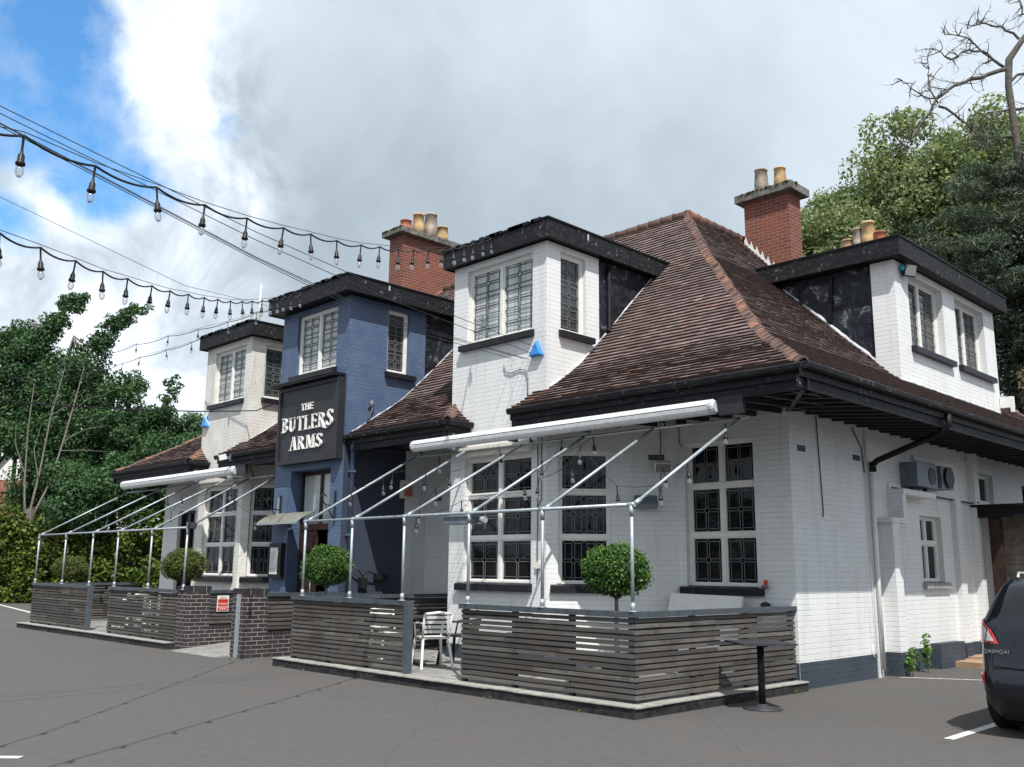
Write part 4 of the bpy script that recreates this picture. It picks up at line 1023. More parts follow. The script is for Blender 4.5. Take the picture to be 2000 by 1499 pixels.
flood((-11.30, -3.62, 2.40), (1, .1, 0), .16, .11, .07, 'black flood lamp clamped at the right end of the far pipe frame', .5, base='black_plastic')
flood((-12.6, -2.12, 4.0), (-.3, -1, 0), .12, .12, .16, 'small white camera under the eaves right of the shabby tower', .3, base='white_plastic', name='security_camera')
mb = MB(); mb.lathe((.22, 3.98, 7.02), [(.0001, -.06), (.045, -.045), (.055, 0), (.04, .05), (.0001, .06)], 10); mm = NT('teal'); mm.set(Base_Color=(.01, .35, .42), Roughness=.3)
tag(mb.build('teal_sensor', 'teal'), 'round teal sensor beside the dormer flood lamp', 'sensor')
T = thing('wall_light', (-8.2, -.58, 3.1), 'amber bulkhead light where blue paint meets white in the recess', 'lamp')
mb = MB(); mb.box(-8.235, -.70, 2.98, -8.12, -.46, 3.34); mb.build('frame', 'plaster_cream', T); mb = MB(); mb.box(-8.119, -.67, 3.02, -8.09, -.49, 3.25); mb.build('lens', 'terracotta_pot', T)
# patio heater bar hanging from the front pipe
T = thing('patio_heater', (-3.3, -3.5, 2.3), 'grey bar heater fixed behind the front pipe between two uprights', 'heater')
mb = MB(); mb.box(-3.55, -3.60, 2.315, -2.86, -3.35, 2.335); mb.box(-3.50, -3.58, 2.22, -2.90, -3.37, 2.314); mb.build('hood', 'grey_metal', T)
mb = MB(); mb.tube([(-2.84, -3.45, 2.27), (-2.76, -3.45, 2.27)], [.05, .045], 12); mb.build('motor', 'stones_grey', T)
T = thing('menu_case', (-10.5, -2.1, 1.7), 'black framed menu case with a white sheet left of the entrance', 'menu case')
mb = MB(); mb.box(-10.62, -2.17, 1.38, -10.16, -2.075, 2.08); mb.build('case', 'black_plastic', T)
mb = MB(); mb.box(-10.56, -2.176, 1.46, -10.27, -2.171, 1.99); mb.build('sheet', 'white_plastic', T)
mb = MB()
for k in range(12): mb.box(-10.53, -2.178, 1.50 + .036 * k, -10.30 - .05 * random.random(), -2.1765, 1.508 + .036 * k)
mb.build('print', 'lead', T)
T = thing('door_canopy', (-9.9, -2.1, 2.6), 'greyish clear sheet canopy on thin brackets over the entrance door', 'canopy')
mb = MB()
for a, b in ((-10.66, -9.95), (-9.93, -9.12)):
    for k in range(5):
        y0, y1 = -2.08 - .42 * k / 5, -2.08 - .42 * (k + 1) / 5; z0, z1 = 2.68 - .23 * (k / 5) ** 1.5, 2.68 - .23 * ((k + 1) / 5) ** 1.5
        mb.hexa([(a, y1, z1), (b, y1, z1), (b, y0, z0), (a, y0, z0), (a, y1, z1 + .008), (b, y1, z1 + .008), (b, y0, z0 + .008), (a, y0, z0 + .008)])
mb.build('sheet', 'canopy_sheet', T)
mb = MB(); mb.box(-10.68, -2.52, 2.43, -9.10, -2.50, 2.47); [mb.bar((x, -2.08, 3.0), (x, -2.09, 2.66), .03, .03) for x in (-10.5, -9.15)]; mb.build('bracket', 'galvanised', T)
for x, lb in ((-10.42, 'small wall plant bracket with flowers left of the doorway'), (-8.45, 'black scroll bracket right of the doorway')):
    mb = MB(); pts = [(x, -2.09, 2.75), (x, -2.3, 2.78), (x, -2.42, 2.9), (x, -2.36, 3.0), (x, -2.28, 2.93)]; mb.tube(pts, .012, 6); mb.tube([(x, -2.09, 2.5), (x, -2.18, 2.62), (x, -2.3, 2.76)], .012, 6); mb.box(x - .02, -2.10, 2.45, x + .02, -2.075, 3.05)
    tag(mb.build('wall_bracket', 'black_plastic'), lb, 'bracket')
mb = MB(); mb.tube([(-8.225, -1.9, 1.52), (-8.12, -1.7, 1.56), (-8.12, -1.6, 1.44), (-8.12, -1.5, 1.54), (-8.13, -1.35, 1.5), (-8.20, -1.2, 1.47)], .016, 6); mb.box(-8.22, -1.64, 1.22, -8.1, -1.50, 1.42); mb.box(-8.22, -1.28, 1.38, -8.12, -.98, 1.48)
tag(mb.build('wall_hook', 'black_plastic'), 'twisted black bracket low on the blue side wall behind the pipes', 'bracket')
mb = MB(); mb.tube([(-8.225, -1.55, 4.70), (-8.20, -1.52, 4.78), (-8.16, -1.5, 4.70), (-8.2, -1.6, 4.4)], .014, 6); mb.lathe((-8.19, -1.5, 4.72), [(.04, 0), (.05, .1), (.02, .14)], 8)
tag(mb.build('wall_lamp', 'lead'), 'small grey fitting on the blue tower side just above the tiles', 'lamp')
T = thing('air_conditioner', (.25, 4.3, 3.2), 'grey air conditioning units mounted high on the side wall under the eaves', 'air conditioner')
mb = MB(); mb.box(-.035, 3.85, 3.08, .26, 4.72, 3.50); mb.box(-.035, 4.80, 3.10, .30, 5.35, 3.5); mb.build('casing', 'grey_metal', T)
mb = MB(); mb.tube([(.261, 4.48, 3.29), (.275, 4.48, 3.29)], .15, 18); mb.build('fan_grille', 'black_plastic', T); mb = MB(); mb.tube([(.301, 5.08, 3.3), (.35, 5.08, 3.3)], .19, 18); mb.build('fan_grille', 'black_plastic', T)
mb = MB()
for y in (3.95, 4.02, 4.5, 4.6): mb.tube([(.1, y, 3.08), (.06, y, 2.95)], .02, 6)
mb.build('pipe', 'black_plastic', T)
mb = MB(); mb.box(.36, 8.66, 4.95, .42, 8.74, 5.05); mb.box(.16, 8.66, 5.05, .42, 8.76, 5.28); tag(mb.build('dormer_lamp', 'white_plastic'), 'white lamp at the lower right corner of the side dormer', 'lamp')
mb = MB(); mb.lathe((-.46, -.06, 1.37), [(.02, 0), (.05, .02), (.055, .04), (.02, .05)], 10, 0); mb.box(-.475, -.06, 1.415, -.445, -.01, 1.49, 1); tag(mb.build('wall_tap', ['lead', 'red_plastic']), 'small dark wall fitting with a red top right of the corner window', 'tap')
mb = MB(); mb.lathe((-.45, -.08, 1.10), [(.06, 0), (.075, .05), (.03, .08)], 12); tag(mb.build('wall_bowl', 'lead_dark'), 'dark bowl shaped fitting just above the side screen at the corner', 'bowl')
T = thing('leaning_board', (-1.3, -.5, .12), 'plain pale grey board leaning below the corner window', 'board')
mb = MB(); mb.hexa([(-2.0, -.55, .13), (-.74, -.55, .13), (-.74, -.50, .13), (-2.0, -.50, .13), (-2.0, -.22, 1.27), (-.74, -.22, 1.25), (-.74, -.17, 1.25), (-2.0, -.17, 1.27)]); mb.build('panel', 'white_plastic', T)

# ------------------------------------------------------------------ furniture
def table(x, y, rz, h, s, label, mat='dark_table', base_r=.235, z=0):
    T = thing('pedestal_table', (0, 0, 0), label, 'table', None)
    mb = MB(); mb.box(-s / 2, -s / 2, h - .022, s / 2, s / 2, h); mb.build('table_top', mat, T)
    mb = MB(); mb.tube([(0, 0, .03), (0, 0, h - .05)], .042, 12); mb.box(-.16, -.025, h - .05, .16, .025, h - .023); mb.box(-.025, -.16, h - .052, .025, .16, h - .0235); mb.build('column', 'black_plastic', T)
    mb = MB(); mb.lathe((0, 0, 0), [(base_r, 0), (base_r, .012), (.06, .035), (.05, .06)], 24); mb.build('base', mat, T)
    T.location = (x, y, z); T.rotation_euler = (0, 0, rz); return T
table(.60, -2.02, R(52), .775, .66, 'dark square pedestal table standing alone on the tarmac')
table(-5.15, -2.75, R(5), .74, .65, 'dark terrace table behind the slatted screen among the chairs', z=.125)
def chair(label, mat):
    T = thing('slat_back_chair', (0, 0, 0), label, 'chair', 'terrace chairs')
    # front is -Y, back at +Y
    mb = MB(); mb.box(-.21, -.22, .43, .21, .20, .45)
    for k in range(6): mb.box(-.21, -.22 + .07 * k, .4505, .21, -.17 + .07 * k, .456)
    mb.build('seat', mat, T)
    for sx in (-1, 1):
        for sy in (-1, 1):
            mb = MB(); top = (sx * .20, sy * .19, .43); bot = (sx * .25, -.24 if sy < 0 else .30, 0); mb.bar(bot, top, .034, .036, 0, up=(0, 1, 0)); mb.build('leg', mat, T)
    mb = MB()
    for sx in (-1, 1): mb.tube([(sx * .205, .19, .42), (sx * .215, .25, .62), (sx * .21, .30, .80)], .019, 8); mb.tube([(sx * .21, .27, .66), (sx * .235, .05, .665), (sx * .235, -.15, .65), (sx * .21, -.18, .45)], .015, 8)
    mb.tube([(-.21, .30, .80), (0, .32, .825), (.21, .30, .80)], .022, 8)
    for k in range(4):
        z = .52 + .07 * k; yb = .212 + (z - .42) * .24
        for a, b in ((-.205, 0), (0, .205)): mb.hexa([(a, yb + (.012 if a == 0 else 0), z), (b, yb + (.012 if b == 0 else 0), z), (b, yb + .014 + (.012 if b == 0 else 0), z), (a, yb + .014 + (.012 if a == 0 else 0), z), (a, yb + .012 + (.012 if a == 0 else 0), z + .045), (b, yb + .012 + (.012 if b == 0 else 0), z + .045), (b, yb + .026 + (.012 if b == 0 else 0), z + .045), (a, yb + .026 + (.012 if a == 0 else 0), z + .045)])
    mb.build('backrest', mat, T); return T
c0 = chair('white slat back chair in the near gap, its back to the car park', 'white_plastic'); c0.location = (-4.62, -2.80, .125); c0.rotation_euler = (0, 0, R(-112))
copy_tree(c0, (-5.75, -2.75, .125), R(80), 'white slat back chair on the far side of the near terrace table')
cb = chair('black slat back chair right behind the white one in the near gap', 'black_plastic'); cb.location = (-4.72, -2.15, .125); cb.rotation_euler = (0, 0, R(-70))
copy_tree(c0, (-18.0 + 2.55, -2.9, .125), R(-75), 'white slat back chair showing in the gap of the far terrace screen')
copy_tree(c0, (-18.0 + 2.1, -2.5, .125), R(120), 'white slat back chair half hidden behind the dark gap post of the far terrace')
copy_tree(cb, (-15.2, -2.2, .125), R(-60), 'black chair in shade behind the white chair of the far terrace')
# amber upright strip lamps seen through left bay windows are reflections: left out

# ------------------------------------------------------------------ foliage
def leaves(mb, centers, radii, n, size, shell=.55, flat=None, up=.3, droop=0.0, aspect=1.0, wid=.55, seed=0, jit=.0, rbias=0.0):
    g = np.random.default_rng(seed)
    C = np.array(centers, float); Rr = np.array(radii, float)
    if Rr.ndim == 1: Rr = np.repeat(Rr[:, None], 3, 1)
    wgt = (Rr.prod(1)) ** (2 / 3); idx = g.choice(len(C), n, p=wgt / wgt.sum())
    d = g.normal(size=(n, 3)); d /= np.linalg.norm(d, axis=1)[:, None]
    rad = shell + (1 - shell) * g.random(n) ** .5
    rad *= 1 + jit * g.normal(size=n)
    p = C[idx] + d * Rr[idx] * rad[:, None]
    nrm = d * .6 + g.normal(size=(n, 3)) * .6; nrm[:, 2] += up; nrm /= np.linalg.norm(nrm, axis=1)[:, None]
    a = np.cross(nrm, g.normal(size=(n, 3))); a /= np.linalg.norm(a, axis=1)[:, None]; b = np.cross(nrm, a)
    s = size * (.6 + .8 * g.random(n))[:, None] / 2
    cv = g.random(len(C))
    rr = np.clip(.15 + .25 * cv[idx] + .6 * g.random(n) ** 1.3 + rbias, 0, 1)
    base = len(mb.v)
    q = np.stack([p - a * s * aspect, p + b * s * wid, p + a * s * aspect, p - b * s * wid], 1).reshape(-1, 3)
    mb.v.extend(map(tuple, q)); mb.f.extend([(base + 4 * i, base + 4 * i + 1, base + 4 * i + 2, base + 4 * i + 3) for i in range(n)])
    mb.m.extend([0] * n); mb.r.extend(rr.tolist()); mb.s.extend([False] * n)
def limbs(mb, pts_list, m=0):
    for pts, r0, r1 in pts_list: k = len(pts); mb.tube(pts, [r0 + (r1 - r0) * i / (k - 1) for i in range(k)], 7, m, False)
def clumps(c, r, n, sub, seed, lean=(0, 0, 0), zs=1.0):
    """sub-clumps through an ellipsoid volume -> uneven outline"""
    g = np.random.default_rng(seed); out = []; rad = []
    for _ in range(n):
        d = g.normal(size=3); d /= np.linalg.norm(d); q = g.random() ** .4
        p = np.array(c) + d * np.array(r) * q + np.array(lean) * (d[2] * q + 1) * .5
        s = sub * (.6 + .8 * g.random()); out.append(p); rad.append((s, s, s * zs))
    return out, rad
def tree(name, label, cat, base, crown_sets, n, size, mat, trunk, bark='bark_brown', group=None, **kw):
    T = thing(name, base, label, cat, group)
    mb = MB(); C, Rr = [], []
    for i, (c, r, k, sub, lean) in enumerate(crown_sets):
        a, b = clumps(c, r, k, sub, 100 + i * 7 + int(abs(base[0]) * 10), lean, kw.get('zs', .8)); C += a; Rr += b
    leaves(mb, C, Rr, n, size, seed=int(abs(base[0] * 31 + base[1] * 17)) + 3, **{k: v for k, v in kw.items() if k != 'zs'})
    mb.build('crown', mat, T, uv=False)
    mt = MB(); limbs(mt, trunk)
    g = np.random.default_rng(5)
    for i in range(0, int(len(C) * .62), max(1, len(C) // 18)):
        tp = trunk[0][0]; k = int(len(tp) * .55); s = Vector(tp[min(len(tp) - 1, k + int(g.integers(0, max(1, len(tp) - k))))]); e = Vector(C[i])
        mt.tube([s, s.lerp(e, .5) + Vector(g.normal(size=3) * .2), e], [.045, .03, .01], 5, 0, False)
    mt.build('trunk', bark, T, uv=False)
    return T
# topiary balls
def topiary(x, y, zc, rx, rz, mat, label, bark='bark_grey', n=9000):
    T = thing('topiary_tree', (x, y, .125), label, 'topiary', 'clipped ball topiary trees')
    g = np.random.default_rng(int(abs(x * 10))); cs = []; rs = []
    for _ in range(60):
        d = g.normal(size=3); d /= np.linalg.norm(d); 
        if d[2] < -.75: continue
        q = .62 + .12 * g.random(); cs.append((x + d[0] * rx * q, y + d[1] * rx * q, zc + d[2] * rz * q)); rs.append((rx * .36,) * 2 + (rz * .34,))
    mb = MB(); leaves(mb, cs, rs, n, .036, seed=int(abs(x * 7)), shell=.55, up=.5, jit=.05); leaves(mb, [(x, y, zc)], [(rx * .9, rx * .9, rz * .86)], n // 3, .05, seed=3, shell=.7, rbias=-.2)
    mb.build('crown', mat, T, uv=False)
    mb = MB(); mb.tube([(x + .02, y, .40), (x - .01, y, .8), (x, y, zc - rz * .3)], [.032, .026, .024], 8)
    for k in range(9): a = k * .7; mb.tube([(x, y, zc - rz * .95), (x + math.cos(a) * rx * .5, y + math.sin(a) * rx * .5, zc - rz * .45)], [.012, .005], 5)
    mb.build('trunk', bark, T)
    mb = MB(); mb.lathe((x, y, .126), [(.17, 0), (.21, .30), (.215, .32), (.19, .32), (.18, .28), (.0001, .27)], 18); mb.build('planter', 'black_plastic', T)
topiary(-.88, -2.92, 1.60, .47, .375, 'leaf_box', 'large round topiary near the front right corner screen')
topiary(-7.36, -2.92, 1.62, .47, .40, 'leaf_box', 'round topiary in front of the dark entrance door')
topiary(-12.78, -2.92, 1.62, .50, .40, 'leaf_box_yellow', 'yellowish round topiary behind the left brick pillar')
topiary(-20.95 + .75, -2.6, 1.52, .50, .38, 'leaf_box_yellow', 'small yellowish topiary at the far left end of the terrace')
# weeds against the side wall
for (x, y, h, lb) in ((.28, 3.05, .42, 'green weed at the foot of the side wall beside the downpipe'), (.20, 3.85, .62, 'taller green weed at the foot of the side wall')):
    T = thing('weed', (x, y, 0), lb, 'plant'); mb = MB(); leaves(mb, [(x + random.uniform(-.08, .08), y + random.uniform(-.1, .1), h * (.2 + .7 * k / 6)) for k in range(7)], [.075] * 7, 90, .085, seed=5, shell=.2); mb.build('foliage', 'leaf_box', T, uv=False)
    mb = MB(); mb.tube([(x, y, 0), (x + .02, y, h)], .006, 5); mb.build('stem', 'leaf_box', T)
mb = MB(); g = np.random.default_rng(2); P_ = [(-20.0 + 20 * g.random(), -3.885 - .02 * g.random(), .015) for _ in range(18)] + [(-9.0 + 9 * g.random() if False else .16, -3 + 3 * g.random(), .03) for _ in range(5)]
leaves(mb, P_, [(.08, .02, .022)] * len(P_), 420, .022, seed=4); tag(mb.build('grass_tufts', 'leaf_box_yellow', uv=False), 'small grass and weed tufts growing along the foot of the terrace edge', 'grass', kind='stuff')
# yellow green hedge
H0, H1 = Vector((-40.5, -2.5, 0)), Vector((-30.5, 12.5, 0)); hd = (H1 - H0).normalized(); hn = Vector((hd.y, -hd.x, 0))
g = np.random.default_rng(11); cs = []; rs = []
for _ in range(620):
    a = g.random() * ((H1 - H0).length + 6) - 3; hgt = 4.3 - .06 * a + .5 * math.sin(a * .9) + .4 * g.random(); v = g.random()
    dpt = 1.3 * (1 - .75 * v ** 2); q = H0 + hd * a + hn * (dpt * (1 if g.random() < .7 else g.random()) - .3); cs.append((q.x, q.y, hgt * v)); s = .38 + .35 * g.random(); rs.append((s, s, s * .7))
T = thing('hedge', tuple(H0), 'tall yellow green laurel hedge behind the far terrace', 'hedge')
mb = MB(); leaves(mb, cs, rs, 52000, .19, seed=8, shell=.5, up=.6); mb.build('foliage', 'leaf_hedge', T, uv=False)
mb = MB(); a = H0 - hd * 3 - hn * 1.0; b = H1 + hd * 3 - hn * 1.0; mb.bar(a + Z_ * 1.6, b + Z_ * 1.6, .8, 3.1); mb.build('stems', 'bark_brown', T)
# left trees
def L3(p): return [Vector(q) for q in p]
def LP(px, d=0.0): return (-39.2 + (px - 60) / 270 * 4.1 - .75 * d, 1.2 + (px - 60) / 270 * 5.2 + .66 * d)   # a row seen between the hedge and the pub
def ltree(px, d, sets, n, lb, nm='dark_tree', lean=(.6, .65), bark='bark_brown', size=.16, extra=()):
    x, y = LP(px, d); S = []
    for (dx, z, rx, rz, k, sub, ln) in sets: S.append(((x + dx * .62, y + dx * .78, z), (rx, rx, rz), k, sub, (lean[0] * ln, lean[1] * ln, 0)))
    top = max(q[1] + q[3] for q in sets)
    tree(nm, lb, 'tree', (x, y, 0), S, n, size, 'leaf_dark', [(L3([(x, y, 0), (x + .1, y, top * .3), (x - .1, y, top * .62), (x + .2, y + .2, top * .88)]), .15, .03)] + list(extra), bark, 'trees behind the hedge', shell=.3)
ltree(28, 2.2, [(.6, 8.6, 1.6, 2.2, 50, .7, 0), (-.6, 11.0, 1.3, 1.9, 34, .5, 1.2), (.4, 13.2, .7, 1.3, 40, .32, 2.0), (.0, 12.4, .8, 1.0, 20, .36, 1.4), (1.3, 14.5, .55, .4, 26, .24, 1.6), (-.9, 11.8, .8, 1.0, 14, .36, 1.4)], 30000, 'tall tree with its wind bent top reaching highest at the far left', 'poplar_tree', bark='bark_grey')
ltree(102, 2.2, [(0, 7.6, 2.0, 3.4, 62, .8, 0), (.2, 10.8, 1.1, 1.6, 28, .5, 1.2), (.75, 12.2, .7, 1.0, 40, .34, 1.6), (1.4, 13.3, .6, .8, 34, .28, 2.0), (2.2, 14.0, .6, .3, 24, .22, 1.6), (1.3, 9.8, 1.0, 1.3, 24, .5, 0)], 32000, 'second tall tree with a swept back top, right of the highest one', 'poplar_tree', bark='bark_grey')
ltree(235, 1.0, [(0, 6.6, 1.9, 3.6, 60, .7, 0), (-.3, 9.8, .9, 1.0, 16, .42, 1)], 26000, 'dark rounded tree between the swept tree and the slender one')
ltree(318, 0, [(0, 5.6, 1.8, 2.8, 52, .65, 0), (0, 8.2, .9, 1.1, 20, .4, 0), (.2, 9.7, .35, .9, 12, .22, .6)], 22000, 'slender dark tree with a thin pointed top just left of the pub')
ltree(385, .5, [(0, 5.6, 1.9, 2.6, 56, .65, 0), (-.2, 7.6, 1.2, .9, 22, .4, .5)], 22000, 'low dark tree touching the left tower in view')
ltree(-25, 2.8, [(0, 9.8, 2.3, 2.6, 60, .7, 0), (-.2, 12.4, 1.2, 1.2, 22, .45, 1)], 28000, 'dark bushy tree at the left picture edge')
ltree(225, -.8, [(0, 4.6, 2.6, 1.6, 56, .6, 0)], 18000, 'low dark shrub mass behind the hedge middle')
ltree(125, 2.2, [(0, 6.2, 2.4, 4.0, 60, .8, 0)], 24000, 'dark tree filling the gap behind the two tall ones')
# pale bare stems rising from a stump in front of the dark mass
T = thing('pollard_tree', (*LP(52, -1.5), 0), 'pale bare forked stems rising from a stump on the hedge', 'tree')
mb = MB(); B = Vector((-37.7, 1.78, 0)); rt0 = Vector((.62, .78, 0)); Q = lambda s, z: B + rt0 * s + Z_ * z
limbs(mb, [([Q(0, 0), Q(0, 3.0), Q(0, 4.0)], .22, .24), ([Q(-.2, 3.8), Q(-.35, 5.2), Q(-.45, 7.5), Q(-.40, 9.6)], .055, .02), ([Q(.0, 3.8), Q(.25, 5.6), Q(.45, 8.0), Q(.85, 10.4)], .065, .02), ([Q(.2, 3.8), Q(.75, 5.2), Q(1.15, 7.2), Q(1.5, 9.2), Q(1.7, 10.5)], .07, .02)])
limbs(mb, [([Q(1.1, 7.0), Q(2.0, 7.6), Q(3.0, 7.8)], .025, .008), ([Q(1.05, 6.6), Q(2.0, 6.65), Q(3.1, 6.6)], .022, .008), ([Q(.5, 8.2), Q(1.2, 8.7), Q(1.9, 9.4)], .022, .008), ([Q(1.3, 8.3), Q(2.0, 9.0), Q(2.7, 9.2)], .022, .008), ([Q(-.4, 5.6), Q(-.9, 6.8), Q(-1.0, 7.8)], .025, .008), ([Q(.2, 5.4), Q(-.1, 6.6), Q(.1, 7.8)], .03, .01)])
mb.build('stem', 'bark_grey', T, uv=False)
# brick house far left
T = thing('brick_house', (-56, 5, 0), 'red brick house with a tiled roof and pale gable half hidden by the left trees', 'house')
hx = Vector((.62, .78, 0)); hy = Vector((-.78, .62, 0)); O = Vector((-60.0, -2.5, 0))
def HB(mb, a0, b0, z0, a1, b1, z1, m=0): mb.obox(O + hx * (a0 + a1) / 2 + hy * (b0 + b1) / 2 + Z_ * (z0 + z1) / 2, hx * (a1 - a0) / 2, hy * (b1 - b0) / 2, Z_ * (z1 - z0) / 2, m)
mb = MB(); HB(mb, 0, 0, 0, 9, 8, 9.2); mb.build('wall', 'house_brick', T)
mb = MB(); P = lambda a, b, z: O + hx * a + hy * b + Z_ * z
for b0, z0, b1, z1 in ((-.5, 8.9, 4, 12.6), (8.5, 8.9, 4, 12.6)):
    f = [P(-.5, b0, z0), P(9.5, b0, z0), P(9.5, b1, z1), P(-.5, b1, z1)]; mb.face(f if b0 < 4 else f[::-1]); mb.face([q - Z_ * .15 for q in (f[::-1] if b0 < 4 else f)])
mb.build('roof', 'clay_tile', T)
mb = MB(); mb.face([P(0, 0, 9.2), P(0, 4, 12.4), P(0, 8, 9.2)]); mb.face([P(9, 0, 9.2), P(9, 8, 9.2), P(9, 4, 12.4)]); mb.build('gable', 'plaster_cream', T)
mb = MB(); HB(mb, 10.5, -3.5, 0, 15, 0, 6.2); mb.build('wing', 'house_brick', T)
mb = MB(); mb.face([P(10.2, -3.8, 6.1), P(12.75, -3.8, 9.4), P(12.75, 3, 9.4), P(10.2, 3, 6.1)]); mb.face([P(15.3, 3, 6.1), P(12.75, 3, 9.4), P(12.75, -3.8, 9.4), P(15.3, -3.8, 6.1)]); mb.build('roof', 'black_plain', T)
mb = MB(); mb.face([P(10.4, -3.51, 6.2), P(15.1, -3.51, 6.2), P(12.75, -3.51, 9.2)]); mb.bar(P(10.1, -3.85, 6.1), P(12.75, -3.85, 9.5), .06, .25); mb.bar(P(15.4, -3.85, 6.1), P(12.75, -3.85, 9.5), .06, .25); mb.build('bargeboard', 'white_frame', T)
for a in (2, 5.5, 8.2):
    for z in (1.0, 4.0): mb = MB(); HB(mb, a, -.05, z, a + 1.4, -.01, z + 1.4); w_ = mb.build('window', 'white_frame', T); mb = MB(); HB(mb, a + .1, -.07, z + .1, a + 1.3, -.052, z + 1.3); mb.build('pane', 'glass_dark', w_)
# trees to the right behind the pub
def at_broad(bx, by, zc, rx, rz, lb, n=26000, k=60, sub=1.0, mat='leaf_broad', nm='broadleaf_tree', cat='tree', size=.17):
    tree(nm, lb, cat, (bx, by, 0), [((bx, by, zc), (rx, rx, rz), int(k * 1.5), sub * .62, (0, 0, 0)), ((bx, by, zc - .3), (rx * .8, rx * .8, rz * .85), k // 2, sub, (0, 0, 0))], int(n * 1.35), size, mat, [(L3([(bx, by, 0), (bx, by, zc * .6), (bx + .2, by, zc)]), .35, .1)], 'bark_brown', 'trees behind the pub', shell=.35, aspect=1.0, wid=.26 if mat == 'leaf_conifer' else .55)
at_broad(-8.4, 19.4, 12.6, 2.2, 3.4, 'light green broadleaf tree nearest the right chimney')
at_broad(-6.4, 21.2, 14.4, 2.6, 4.0, 'highest light green broadleaf tree behind the right chimney', 34000, 80)
at_broad(-3.6, 22.2, 14.6, 2.5, 4.0, 'broadleaf tree with brownish tips left of the dead conifer', 32000, 70)
at_broad(-2.2, 24.5, 12.6, 3.5, 5.0, 'broadleaf tree filling in behind the dead conifer trunk', 26000, 70)
at_broad(-6.0, 21.0, 7.5, 4.2, 4.5, 'shaded broadleaf mass low behind the side dormer roof', 26000, 70, 1.1)
at_broad(-4.8, 18.6, 9.6, 1.9, 3.4, 'dark feathery cypress behind the rear chimney pots', 22000, 60, .6, 'leaf_conifer', 'cypress_tree', size=.17)
at_broad(-1.6, 18.2, 9.3, 2.2, 4.3, 'blue green conifer behind the side dormer', 42000, 90, .62, 'leaf_conifer', 'conifer_tree', size=.16)
at_broad(.9, 18.2, 9.0, 2.1, 4.6, 'blue green conifer at the right picture edge', 36000, 80, .6, 'leaf_conifer', 'conifer_tree', size=.16)
at_broad(1.6, 17.0, 4.5, 2.2, 3.0, 'green broadleaf bush right of the side dormer', 18000, 60, .8)
at_broad(-.6, 17.6, 6.8, 1.5, 1.6, 'patch of brown dying conifer foliage right of the dormer', 6500, 36, .5, 'leaf_brown', 'dying_conifer', size=.13)
# dead conifer
T = thing('dead_conifer', (-1.9, 17.2, 0), 'tall dying conifer with a bare top and long curved dead branches', 'tree')
B = Vector((-1.42, 17.63, 0)); trunk = [B, B + Vector((.05, 0, 6)), B + Vector((0, 0, 11)), B + Vector((-.05, -.05, 14.2)), B + Vector((-.12, -.12, 16.6)), B + Vector((-.05, -.05, 17.5)), B + Vector((.35, .35, 18.3)), B + Vector((1.2, 1.2, 18.9))]
mb = MB(); mb.tube(trunk, [.30, .24, .17, .12, .10, .11, .085, .035], 10, 0, True); mb.build('trunk', 'bark_dead', T, uv=False)
g = np.random.default_rng(21); br = MB()
rt = Vector((R_ := math.cos(R(45.4)), math.sin(R(45.4)), 0))   # roughly sideways
def twig(p, d, L, r, depth):
    pts = [p]; q = p.copy(); dd = d.normalized(); k = 6
    for i in range(k):
        dd = (dd + Vector(g.normal(size=3)) * .22).normalized(); q = q + dd * (L / k); pts.append(q.copy())
    br.tube(pts, [r * (1 - .85 * i / k) for i in range(k + 1)], 5, 0, False)
    if depth > 0:
        for i in range(1, k + 1):
            for _ in range(int(g.random() < .62)):
                e = (dd * .5 + Vector(g.normal(size=3)) * .8).normalized(); twig(pts[i], e, L * (.28 + .2 * g.random()), r * .4, depth - 1)
def limb(pts, r, dens=1.0):
    pts = [Vector(p) for p in pts]; n = []; 
    for a, b in zip(pts, pts[1:]):
        for k in range(3): n.append(a.lerp(b, k / 3) + Vector(g.normal(size=3)) * .03)
    n.append(pts[-1]); br.tube(n, [r * .85 * (1 - .8 * i / len(n)) for i in range(len(n))], 6, 0, False)
    for i, p in enumerate(n[2:]):
        for _ in range(1 + int(g.random() < dens)):
            d = (Vector(g.normal(size=3)) * .8 - rt * .35 + Z_ * .15).normalized(); twig(p, d, .35 + .4 * g.random(), .020, 1)
Pz = lambda s, z: B + rt * (s * .92 - .1) + Vector((0, 0, z + 1.75))
limb([Pz(-.1, 15.5), Pz(-1.0, 15.1), Pz(-1.9, 14.85), Pz(-2.6, 14.35), Pz(-3.0, 13.7), Pz(-3.5, 13.05), Pz(-3.9, 12.7)], .085)
limb([Pz(-2.55, 14.3), Pz(-2.75, 14.9), Pz(-2.75, 15.6)], .035); limb([Pz(-2.6, 14.4), Pz(-3.2, 14.6), Pz(-3.7, 15.0)], .03); limb([Pz(-2.5, 14.2), Pz(-1.8, 13.7), Pz(-1.3, 13.2), Pz(-.9, 12.95)], .05)
limb([Pz(-.05, 13.15), Pz(-.6, 13.1), Pz(-1.4, 13.15)], .075); limb([Pz(-.1, 14.1), Pz(-.6, 13.8), Pz(-1.0, 13.3)], .05)
limb([Pz(-.1, 15.4), Pz(-.7, 15.9), Pz(-1.3, 16.1), Pz(-1.9, 15.75), Pz(-2.5, 16.1)], .06); limb([Pz(-.6, 15.8), Pz(-1.3, 16.5), Pz(-2.1, 16.6)], .04)
limb([Pz(.45, 16.5), Pz(-.1, 16.9), Pz(-.8, 17.0), Pz(-1.3, 16.8)], .05); limb([Pz(1.2, 16.9), Pz(.7, 17.4), Pz(.6, 18.0), Pz(.5, 18.9)], .04); limb([Pz(0, 15.0), Pz(.7, 15.5), Pz(1.4, 16.0)], .06); limb([Pz(0, 14.0), Pz(.8, 14.2), Pz(1.6, 14.8)], .06)
limb([Pz(.9, 16.8), Pz(1.3, 17.6), Pz(1.5, 18.3)], .04)
